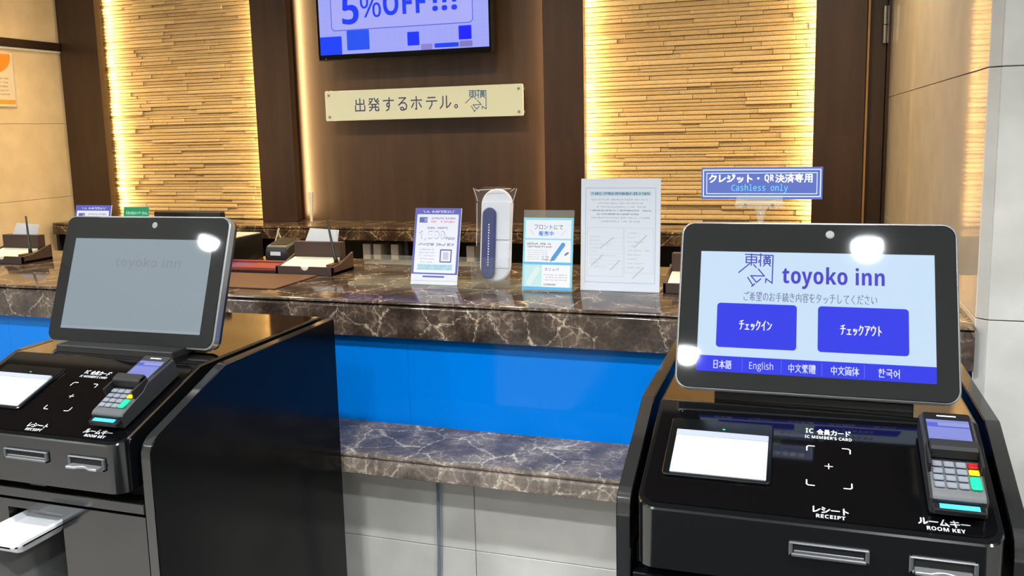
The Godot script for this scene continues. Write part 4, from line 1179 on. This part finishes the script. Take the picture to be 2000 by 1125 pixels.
func build_counter_things() -> void:
	var c := COUNTER_Y + 0.0006
	# cards
	leaning_card("price_card", "white card with a violet border standing next to the bagged slippers", Vector3(-0.993, c, -2.262), 0.144, 0.222, 15.0, "price_print", 0.012, 0.0)
	leaning_card("price_card", "white card with a violet border and header behind the grey kiosk screen", Vector3(-2.235, c, -2.262), 0.148, 0.224, 15.0, "price_print", 0.012, 0.0)
	leaning_card("green_card", "small green card in a clear stand behind the grey kiosk screen", Vector3(-2.085, c, -2.31), 0.104, 0.212, 10.0, "green_print", 0.012, 0.008)
	leaning_card("sale_card", "pale turquoise sale card in a clear stand beside the white notice sheet", Vector3(-0.647, c, -2.226), 0.141, 0.199, 10.0, "sale_print", 0.004, 0.021)
	leaning_card("notice_sheet", "large white notice sheet with a thin blue frame standing on the counter", Vector3(-0.457, c, -2.268), 0.214, 0.300, 5.0, "notice_print", 0.0, 0.0)
	# slippers with a navy case in a clear bag, leaning in a clear stand
	var s := thing("slipper_pack", "bagged white slippers with a navy long case standing beside the violet card", "slippers", Vector3(-0.812, c, -2.288))
	var lean := Basis(Vector3.RIGHT, -deg_to_rad(9.0))
	var X := Vector3.RIGHT
	var Y := Vector3.UP
	var Z := Vector3.BACK
	var sole := part(s, "slipper", MB.new().extrude(rrect(-0.046, 0.012, 0.046, 0.272, 0.0455, 12), Vector3.ZERO, X, Y, Z, 0.004, 0.016, 0.004).mesh(), "quilt_white")
	sole.basis = lean
	part(sole, "toe_band", MB.new().extrude(rrect(-0.043, 0.128, 0.043, 0.236, 0.004, 4), Vector3.ZERO, X, Y, Z, 0.015, 0.020, 0.002).mesh(), "quilt_white")
	part(sole, "heel_fold", MB.new().extrude(rrect(-0.042, 0.048, 0.042, 0.122, 0.004, 4), Vector3.ZERO, X, Y, Z, 0.015, 0.019, 0.002).mesh(), "quilt_white")
	var cs := part(s, "long_case", MB.new().extrude(rrect(-0.037, 0.018, 0.003, 0.218, 0.0198, 10), Vector3.ZERO, X, Y, Z, 0.019, 0.031, 0.004).mesh(), "navy", "navy blue long rounded case")
	cs.basis = lean
	var dice := RandomNumberGenerator.new()
	dice.seed = 8
	var marks := MB.new()
	for k in 16:
		var yy := 0.055 + k * 0.0075
		var len := dice.randf_range(0.002, 0.005)
		marks.box(Vector3(-0.017, yy, 0.0308), Vector3(-0.0155 + len * 0.4, yy + 0.0042, 0.0313))
	part(cs, "lettering", marks.mesh(), "white_paper")
	part(cs, "cap_line", box(Vector3(-0.0365, 0.041, 0.0306), Vector3(0.0025, 0.0418, 0.0312)), "purple_card")
	var bag := MB.new()
	var shape := PackedVector2Array([Vector2(-0.050, 0.006), Vector2(0.050, 0.006), Vector2(0.052, 0.14), Vector2(0.058, 0.24), Vector2(0.066, 0.272), Vector2(0.05, 0.270), Vector2(0.03, 0.276), Vector2(-0.03, 0.276), Vector2(-0.05, 0.268), Vector2(-0.066, 0.274), Vector2(-0.058, 0.24), Vector2(-0.052, 0.14)])
	bag.face(shape, Vector3(0, 0, 0.0328), X, Y, Rect2(-0.07, 0, 0.14, 0.28))
	var bg := part(s, "plastic_bag", bag.mesh(), "plastic_film", "clear plastic bag")
	bg.basis = lean
	for k in [[-0.064, 0.272, -0.050, 0.235], [-0.058, 0.268, -0.046, 0.262], [0.064, 0.270, 0.050, 0.225], [0.058, 0.271, 0.046, 0.262], [-0.052, 0.23, -0.050, 0.11], [0.055, 0.23, 0.051, 0.10], [-0.050, 0.266, 0.048, 0.270]]:
		part(bg, "crease", MB.new().tube(PackedVector3Array([Vector3(k[0], k[1], 0.033), Vector3((k[0] + k[2]) * 0.5 + 0.001, (k[1] + k[3]) * 0.5, 0.0345), Vector3(k[2], k[3], 0.033)]), 0.0009, 5).mesh(), "plastic_sheen")
	part(s, "stand", MB.new().box(Vector3(-0.058, 0.0, -0.06), Vector3(0.056, 0.003, 0.045), 0.0008).box(Vector3(-0.058, 0.003, 0.040), Vector3(0.056, 0.085, 0.043), 0.0008).mesh(), "clear_acrylic", "clear acrylic stand")
	# memo boxes
	memo_box(Vector3(-1.464, c, -2.344), "brown memo box beside the leather mat and the red tray")
	memo_box(Vector3(-2.719, c, -2.366), "brown memo box in front of the beige side wall")
	memo_box(Vector3(-0.238, c, -2.264), "brown memo box between the notice sheet and the lit kiosk")
	# mat and tray
	solo("desk_mat", box(Vector3(-0.22, 0.0, -0.115), Vector3(0.22, 0.004, 0.115), 0.0012), "leather", Vector3(-1.632, c, -2.218), "flat brown leather mat at the counter edge in front of the red tray", "desk mat")
	var t := thing("cash_tray", "low red and purple cash tray between the leather mat and the black box", "tray", Vector3(-1.70, c, -2.42))
	part(t, "base", box(Vector3(-0.14, 0, -0.07), Vector3(0.14, 0.008, 0.07), 0.002), "black_matt")
	part(t, "rim", MB.new().box(Vector3(-0.14, 0.008, 0.058), Vector3(0.14, 0.020, 0.07), 0.002).box(Vector3(-0.14, 0.008, -0.07), Vector3(0.14, 0.020, -0.058), 0.002).box(Vector3(-0.14, 0.008, -0.058), Vector3(-0.128, 0.020, 0.058), 0.002).box(Vector3(0.128, 0.008, -0.058), Vector3(0.14, 0.020, 0.058), 0.002).mesh(), "red_tray")
	part(t, "felt_inlay", box(Vector3(-0.128, 0.008, -0.058), Vector3(-0.02, 0.012, 0.058)), "purple_tray")
	part(t, "red_inlay", box(Vector3(-0.02, 0.008, -0.058), Vector3(0.128, 0.013, 0.058)), "red_tray")
	# black box with a pale top
	var b := thing("storage_box", "black box with a pale top standing behind the red tray", "box", Vector3(-1.945, c, -2.575))
	part(b, "body", box(Vector3(-0.115, 0, -0.095), Vector3(0.115, 0.088, 0.095), 0.002), "black_satin")
	part(b, "top_sheet", box(Vector3(-0.110, 0.088, -0.090), Vector3(0.110, 0.091, 0.090), 0.0008), "white_cable")
	# small grey device with a label and a cable
	var d := thing("card_reader", "small dark grey reader with a white label and a pale cable beside the black box", "card reader", Vector3(-1.712, c, -2.615))
	var dp := PackedVector2Array([Vector2(0.045, 0.0), Vector2(0.05, 0.012), Vector2(0.046, 0.045), Vector2(0.036, 0.056), Vector2(-0.045, 0.074), Vector2(-0.05, 0.07), Vector2(-0.05, 0.0)])
	part(d, "body", MB.new().extrude(dp, Vector3.ZERO, Z, Y, X, -0.044, 0.044, 0.006).mesh(), "dark_grey")
	var topn := Vector3(0, 0.976, 0.217)
	part(d, "dark_window", MB.new().extrude(rrect(-0.034, -0.034, 0.034, 0.034, 0.004, 4), Vector3(0, 0.0655, -0.004), X, Vector3(0, 0.217, -0.976), topn, 0.0, 0.0012, 0.0004).mesh(), "black_satin")
	part(d, "white_label", box(Vector3(-0.020, 0.024, 0.0475), Vector3(0.020, 0.037, 0.0490)), "white_paper")
	part(d, "power_cable", MB.new().tube(PackedVector3Array([Vector3(-0.03, 0.05, -0.049), Vector3(-0.05, 0.07, -0.065), Vector3(-0.058, 0.095, -0.062), Vector3(-0.050, 0.105, -0.058), Vector3(-0.056, 0.06, -0.04), Vector3(-0.060, 0.004, -0.03)]), 0.0028, 7).mesh(), "white_cable")
	# low clear upstand at the staff side of the counter
	var a := thing("acrylic_upstand", "low clear acrylic strip standing along the rear of the counter", "acrylic strip", Vector3(-1.19, c, -2.60))
	part(a, "strip", box(Vector3(-0.20, 0, -0.0025), Vector3(0.20, 0.030, 0.0025), 0.0005), "clear_frost")
	part(a, "foot", box(Vector3(-0.20, 0, -0.03), Vector3(0.20, 0.003, -0.0026)), "clear_frost")
	# staff monitor seen over the grey screen
	var m := thing("staff_monitor", "black staff monitor whose top edge shows over the grey kiosk screen", "monitor", Vector3(-1.962, c, -2.45))
	part(m, "housing", box(Vector3(-0.136, 0.02, -0.012), Vector3(0.136, 0.185, 0.012), 0.003), "black_satin")
	part(m, "display_face", box(Vector3(-0.128, 0.028, -0.0130), Vector3(0.128, 0.176, -0.0120)), "black_glass")
	part(m, "foot", box(Vector3(-0.05, 0.0, -0.022), Vector3(0.05, 0.02, 0.03), 0.002), "black_satin")
	# blue can behind the notice
	var k := thing("blue_can", "small blue can with a metal top near the lit kiosk", "can", Vector3(-0.318, c, -2.60))
	part(k, "body", MB.new().lathe(PackedVector2Array([Vector2(0.0, 0.0), Vector2(0.02, 0.0), Vector2(0.021, 0.004), Vector2(0.021, 0.075), Vector2(0.018, 0.082), Vector2(0.0, 0.082)]), Vector3.ZERO, Vector3.UP, 20).mesh(), "blue_can")
	part(k, "cap", MB.new().lathe(PackedVector2Array([Vector2(0.017, 0.082), Vector2(0.017, 0.094), Vector2(0.0, 0.096)]), Vector3.ZERO, Vector3.UP, 20).mesh(), "silver")

# ------------------------------------------------------------------ printed faces
func make_prints() -> void:
	var frost := mat("clear_frost", Color(0.86, 0.90, 0.86, 0.11), 0.1)
	frost.transparency = BaseMaterial3D.TRANSPARENCY_ALPHA
	var sheen := mat("plastic_sheen", Color(0.95, 0.93, 0.92, 0.7), 0.3)
	sheen.transparency = BaseMaterial3D.TRANSPARENCY_ALPHA
	mat("sign_glass", Color(0.80, 0.87, 0.87), 0.3)
	var dice := RandomNumberGenerator.new()
	dice.seed = 77
	# check-in screen
	var W := 1024.0
	var H := 576.0
	var blue := Color(0.20, 0.24, 0.93)
	var im := canvas(1024, 576, Color(0.80, 0.895, 0.985))
	glyph(im, "@", 0.172 * W, 0.015 * H, 0.152 * W, 0.305 * H, 5.0, Color(0.25, 0.25, 0.72))
	type(im, "toyoko inn", 0.366 * W, 0.115 * H, 0.432 * W, 0.185 * H, Color(0.30, 0.27, 0.80))
	write(im, "ご希望のお手続き内容をタッチしてください", 0.196 * W, 0.335 * H, 27.0, 44.0, 29.4, 2.7, Color(0.42, 0.46, 0.62))
	paint(im, 0.083 * W, 0.435 * H, 0.432 * W, 0.80 * H, blue, 16)
	paint(im, 0.522 * W, 0.435 * H, 0.894 * W, 0.80 * H, blue, 16)
	write(im, "チェックイン", 0.183 * W, 0.57 * H, 22.0, 46.0, 25.0, 5.0, Color.WHITE)
	write(im, "チェックアウト", 0.616 * W, 0.575 * H, 22.0, 46.0, 25.6, 5.0, Color.WHITE)
	paint(im, 0, 0.872 * H, W, H, blue)
	for u in [0.202, 0.37, 0.541, 0.715]:
		ink(im, Vector2(u * W, 0.885 * H), Vector2(u * W, 0.985 * H), 2.0, Color(0.45, 0.50, 1.0))
	write(im, "日本語", 0.072 * W, 0.905 * H, 27, 40, 29, 4.0, Color(0.88, 0.91, 1.0))
	type(im, "English", 0.232 * W, 0.905 * H, 0.104 * W, 44, Color(0.92, 0.94, 1.0), "Droid Sans", 400)
	write(im, "中文繁體", 0.399 * W, 0.905 * H, 28, 40, 30, 3.6, Color(0.88, 0.91, 1.0))
	write(im, "中文简体", 0.577 * W, 0.905 * H, 28, 40, 30, 3.8, Color(0.88, 0.91, 1.0))
	write(im, "한국어", 0.770 * W, 0.905 * H, 29, 40, 31, 4.0, Color(0.88, 0.91, 1.0))
	printed("kiosk_screen", im, 0.03, 0.97)
	# the same kind of screen, washed out at a flat viewing angle
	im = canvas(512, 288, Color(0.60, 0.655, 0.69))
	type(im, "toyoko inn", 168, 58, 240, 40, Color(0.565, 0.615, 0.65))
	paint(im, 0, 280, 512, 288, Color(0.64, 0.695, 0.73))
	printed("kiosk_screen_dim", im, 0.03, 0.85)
	# control panel of the kiosk, 441 x 221.5 mm
	var sx := 1024.0 / 0.441
	im = canvas(1024, 514, Color(0.028, 0.030, 0.034))
	var X := func(v: float) -> float: return (v + 0.2205) * sx
	var Y := func(v: float) -> float: return (-0.030 - v) * sx
	var white := Color(0.86, 0.88, 0.89)
	type(im, "IC", X.call(-0.007), Y.call(-0.069), 0.011 * sx, 0.0105 * sx, white)
	write(im, "会員カード", X.call(0.009), Y.call(-0.0695), 0.0085 * sx, 0.012 * sx, 0.0094 * sx, 3.6, white)
	type(im, "IC MEMBER'S CARD", X.call(-0.008), Y.call(-0.0845), 0.064 * sx, 0.0065 * sx, white)
	var bl: float = X.call(-0.005)
	var br: float = X.call(0.053)
	var bt: float = Y.call(-0.108)
	var bb: float = Y.call(-0.189)
	var arm := 0.010 * sx
	for e in [[bl, bt, 1.0, 1.0], [br, bt, -1.0, 1.0], [bl, bb, 1.0, -1.0], [br, bb, -1.0, -1.0]]:
		ink(im, Vector2(e[0] + 5 * e[2], e[1]), Vector2(e[0] + arm * e[2], e[1]), 4.4, white)
		ink(im, Vector2(e[0], e[1] + 5 * e[3]), Vector2(e[0], e[1] + arm * e[3]), 4.4, white)
		ink(im, Vector2(e[0] + 5 * e[2], e[1]), Vector2(e[0], e[1] + 5 * e[3]), 4.4, white)
	ink(im, Vector2(X.call(0.019), Y.call(-0.148)), Vector2(X.call(0.029), Y.call(-0.148)), 3.4, white)
	ink(im, Vector2(X.call(0.024), Y.call(-0.143)), Vector2(X.call(0.024), Y.call(-0.153)), 3.4, white)
	write(im, "レシート", X.call(0.0015), Y.call(-0.2275), 0.0112 * sx, 0.0115 * sx, 0.0120 * sx, 4.4, white)
	type(im, "RECEIPT", X.call(0.007), Y.call(-0.2415), 0.036 * sx, 0.0065 * sx, white)
	write(im, "ルームキー", X.call(0.130), Y.call(-0.2275), 0.0112 * sx, 0.0115 * sx, 0.0122 * sx, 4.4, white)
	type(im, "ROOM KEY", X.call(0.139), Y.call(-0.2415), 0.044 * sx, 0.0065 * sx, white)
	var pm := printed("control_print", im, 0.05)
	pm.metallic_specular = 0.6
	# card terminal display
	im = canvas(128, 152, Color(0.60, 0.64, 0.96))
	paint(im, 0, 18, 128, 44, Color(0.40, 0.47, 0.93))
	paint(im, 34, 16, 128, 36, Color(0.66, 0.70, 0.97))
	ink(im, Vector2(40, 104), Vector2(110, 104), 3, Color(0.54, 0.58, 0.93))
	printed("terminal_print", im, 0.1, 0.8)
	# television, 945 x 530 mm
	im = canvas(1024, 576, Color(0.645, 0.67, 0.985))
	for k in 24:
		ink(im, Vector2(k * 43.0, 0), Vector2(k * 43.0, 576), 1.2, Color(0.60, 0.63, 0.95))
	for k in 14:
		ink(im, Vector2(0, k * 43.0), Vector2(1024, k * 43.0), 1.2, Color(0.60, 0.63, 0.95))
	paint(im, 0.077 * W, 60, 0.911 * W, 0.770 * H, Color(0.675, 0.685, 0.985), 22)
	outline(im, 0.077 * W, 60, 0.911 * W, 0.770 * H, 4, Color(0.30, 0.33, 0.85), 22)
	var tvb := Color(0.05, 0.22, 1.0)
	type(im, "5", 0.145 * W, 0.430 * H, 0.102 * W, 0.288 * H, tvb)
	type(im, "%", 0.258 * W, 0.440 * H, 0.124 * W, 0.225 * H, tvb, "Droid Sans", 400)
	type(im, "OFF", 0.396 * W, 0.432 * H, 0.252 * W, 0.225 * H, tvb)
	type(im, "!!!", 0.684 * W, 0.432 * H, 0.142 * W, 0.215 * H, tvb)
	paint(im, 0.0 * W, 0.825 * H, 0.135 * W, H, Color(0.03, 0.25, 1.0), 5)
	paint(im, 0.168 * W, 0.775 * H, 0.305 * W, 0.965 * H, Color(0.10, 0.32, 0.97), 5)
	paint(im, 0.533 * W, 0.825 * H, 0.602 * W, 0.952 * H, Color(0.03, 0.18, 1.0), 4)
	paint(im, 0.830 * W, 0.795 * H, 0.902 * W, 0.922 * H, Color(0.0, 0.08, 1.0), 4)
	paint(im, 0.612 * W, 0.945 * H, 0.677 * W, H, Color(0.55, 0.52, 0.83))
	paint(im, 0.690 * W, 0.945 * H, 0.828 * W, 0.985 * H, Color(0.05, 0.25, 0.98), 6)
	paint(im, 0.834 * W, 0.935 * H, 0.906 * W, 0.99 * H, Color(0.52, 0.48, 0.80))
	printed("television_screen", im, 0.12, 0.95)
	# frosted sign
	im = canvas(1400, 194, Color(0.80, 0.87, 0.87))
	var nv := Color(0.19, 0.24, 0.47)
	var sign_x := [0.156, 0.229, 0.306, 0.379, 0.450, 0.527, 0.596]
	var line := "出発するホテル"
	for k in line.length():
		glyph(im, line[k], sign_x[k] * 1400, 50, 82, 90, 8.0, nv)
	glyph(im, "。", 0.664 * 1400, 50, 82, 90, 6.5, nv)
	glyph(im, "@", 0.724 * 1400, 26, 142, 152, 5.0, Color(0.18, 0.36, 0.60))
	printed("sign_print", im, 0.3)
	# cashless sign
	im = canvas(936, 256, Color(0.30, 0.36, 0.62))
	var pale := Color(0.82, 0.88, 0.97)
	outline(im, 16, 20, 920, 234, 7, pale)
	outline(im, 42, 46, 894, 212, 5, pale)
	var jp := "クレジット・"
	for k in jp.length():
		glyph(im, jp[k], 60 + k * 71.0, 58, 66, 62, 11, Color.WHITE)
	type(im, "QR", 496, 58, 72, 66, Color.WHITE, "Droid Sans", 700)
	jp = "決済専用"
	for k in jp.length():
		glyph(im, jp[k], 580 + k * 72.0, 54, 68, 68, 8.5, Color.WHITE)
	type(im, "Cashless only", 240, 136, 436, 68, Color(0.36, 0.76, 0.97), "Droid Sans Mono", 400)
	printed("cashless_print", im, 0.4)
	# violet price card
	im = canvas(400, 600, Color(0.36, 0.37, 0.76))
	paint(im, 0, 548, 400, 600, Color(0.90, 0.92, 0.97))
	paint(im, 18, 52, 382, 536, Color(0.93, 0.94, 0.985), 10)
	fine_print(im, 100, 18, 310, 22, Color(0.93, 0.95, 1.0), dice)
	ink(im, Vector2(72, 20), Vector2(86, 40), 4, Color.WHITE)
	ink(im, Vector2(338, 20), Vector2(324, 40), 4, Color.WHITE)
	paint(im, 40, 76, 112, 122, Color(0.36, 0.42, 0.72))
	paint(im, 84, 84, 112, 114, Color(0.60, 0.62, 0.80))
	fine_print(im, 146, 78, 350, 16, Color(0.48, 0.50, 0.66), dice)
	fine_print(im, 146, 104, 350, 18, Color(0.86, 0.50, 0.56), dice)
	fine_print(im, 116, 156, 290, 18, Color(0.45, 0.48, 0.60), dice)
	type(im, "1,500", 44, 190, 230, 78, Color(0.66, 0.70, 0.80))
	type(im, "1,500", 50, 196, 218, 64, Color(0.92, 0.94, 0.98))
	type(im, "Point", 282, 236, 76, 26, Color(0.40, 0.50, 0.74))
	fine_print(im, 48, 290, 350, 24, Color(0.42, 0.45, 0.56), dice)
	for k in 5:
		fine_print(im, 60, 338 + k * 26, 190, 12, Color(0.70, 0.72, 0.80), dice)
	outline(im, 244, 346, 336, 444, 10, Color(0.36, 0.34, 0.64))
	paint(im, 266, 364, 314, 428, Color(0.80, 0.80, 0.84))
	paint(im, 46, 464, 354, 514, Color(0.72, 0.87, 0.92))
	fine_print(im, 62, 474, 340, 12, Color(0.52, 0.66, 0.74), dice)
	fine_print(im, 62, 494, 340, 12, Color(0.52, 0.66, 0.74), dice)
	paint(im, 100, 560, 290, 574, Color(0.36, 0.37, 0.76), 6)
	printed("price_print", im, 0.45)
	# green card
	im = canvas(200, 300, Color(0.10, 0.60, 0.40))
	fine_print(im, 20, 22, 180, 16, Color(0.75, 0.92, 0.84), dice)
	fine_print(im, 34, 46, 170, 16, Color(0.75, 0.92, 0.84), dice)
	fine_print(im, 46, 72, 150, 18, Color(0.86, 0.96, 0.90), dice)
	paint(im, 10, 110, 190, 290, Color(0.90, 0.95, 0.92), 6)
	printed("green_print", im, 0.45)
	# turquoise sale card
	im = canvas(400, 560, Color(0.60, 0.87, 0.93))
	paint(im, 16, 18, 384, 160, Color(0.94, 0.96, 0.99), 6)
	paint(im, 16, 172, 384, 344, Color(0.95, 0.96, 0.98), 6)
	paint(im, 158, 366, 384, 536, Color(0.95, 0.96, 0.98), 6)
	paint(im, 16, 366, 158, 536, Color(0.78, 0.91, 0.92))
	paint(im, 0, 344, 400, 362, Color(0.42, 0.74, 0.92))
	paint(im, 0, 536, 400, 560, Color(0.40, 0.72, 0.92))
	write(im, "フロントにて", 84, 54, 34, 36, 40, 4.0, Color(0.42, 0.45, 0.50))
	write(im, "販売中", 126, 104, 36, 36, 42, 5.0, Color(0.34, 0.56, 0.88))
	ink(im, Vector2(52, 92), Vector2(86, 136), 3, Color(0.75, 0.78, 0.82))
	ink(im, Vector2(340, 92), Vector2(306, 136), 3, Color(0.75, 0.78, 0.82))
	fine_print(im, 34, 194, 226, 18, Color(0.52, 0.54, 0.60), dice)
	fine_print(im, 34, 218, 226, 16, Color(0.52, 0.54, 0.60), dice)
	for k in 5:
		fine_print(im, 34, 250 + k * 17, 200, 8, Color(0.76, 0.78, 0.82), dice)
	fine_print(im, 160, 298, 222, 14, Color(0.5, 0.5, 0.55), dice)
	fine_print(im, 160, 318, 222, 14, Color(0.5, 0.5, 0.55), dice)
	ink(im, Vector2(246, 316), Vector2(322, 208), 34, Color(0.33, 0.62, 0.86))
	ink(im, Vector2(228, 334), Vector2(240, 318), 10, Color(0.45, 0.50, 0.75))
	ink(im, Vector2(342, 284), Vector2(362, 270), 14, Color(0.42, 0.46, 0.66))
	ink(im, Vector2(56, 506), Vector2(120, 400), 44, Color(0.87, 0.94, 0.93))
	write(im, "スリッパ", 178, 388, 26, 22, 30, 3.0, Color(0.42, 0.44, 0.50))
	for k in 3:
		fine_print(im, 176, 436 + k * 20, 356, 10, Color(0.72, 0.70, 0.74), dice)
	fine_print(im, 176, 508, 300, 16, Color(0.48, 0.48, 0.52), dice)
	printed("sale_print", im, 0.3)
	# notice sheet
	im = canvas(600, 840, Color(0.895, 0.92, 0.96))
	outline(im, 34, 70, 566, 776, 5, Color(0.70, 0.79, 0.89))
	paint(im, 70, 98, 530, 126, Color(0.68, 0.82, 0.88))
	fine_print(im, 82, 102, 520, 20, Color(0.36, 0.44, 0.54), dice)
	var rows := [[80, 500, 0], [130, 470, 0], [120, 490, 0], [70, 530, 1], [120, 440, 1], [80, 520, 0], [150, 450, 0]]
	for k in rows.size():
		fine_print(im, rows[k][0], 150 + k * 27, rows[k][1], 13, Color(0.50, 0.52, 0.60) if rows[k][2] else Color(0.68, 0.71, 0.78), dice)
	outline(im, 50, 366, 326, 730, 2.5, Color(0.74, 0.79, 0.85))
	outline(im, 338, 366, 552, 700, 2.5, Color(0.78, 0.82, 0.88))
	for k in 9:
		ink(im, Vector2(64, 444 + k * 28), Vector2(314, 444 + k * 28), 1.6, Color(0.80, 0.83, 0.88))
		fine_print(im, 68, 428 + k * 28, 68 + dice.randf_range(60, 220), 9, Color(0.76, 0.79, 0.85), dice)
		fine_print(im, 360, 400 + k * 32, 360 + dice.randf_range(50, 170), 10, Color(0.74, 0.76, 0.83), dice)
	for e in [[150, 520, 250, 440], [84, 650, 170, 570], [230, 680, 300, 610], [410, 510, 500, 420], [400, 740, 480, 660]]:
		ink(im, Vector2(e[0], e[1]), Vector2(e[2], e[3]), 9, Color(0.77, 0.79, 0.82))
	printed("notice_print", im, 0.7)
	# poster on the side wall
	im = canvas(280, 284, Color(0.90, 0.87, 0.82))
	for y in 120:
		var half := sqrt(maxf(0.0, 1.0 - pow((y - 12.0) / 100.0, 2.0))) * 130.0
		if half > 0.0:
			paint(im, maxf(0, 140 - half), y, 140 + half, y + 1, Color(0.93, 0.60, 0.20))
	paint(im, 0, 252, 280, 276, Color(0.90, 0.68, 0.26))
	for k in 5:
		fine_print(im, 60, 130 + k * 22, 240, 10, Color(0.62, 0.56, 0.48), dice)
	printed("poster_print", im, 0.5)
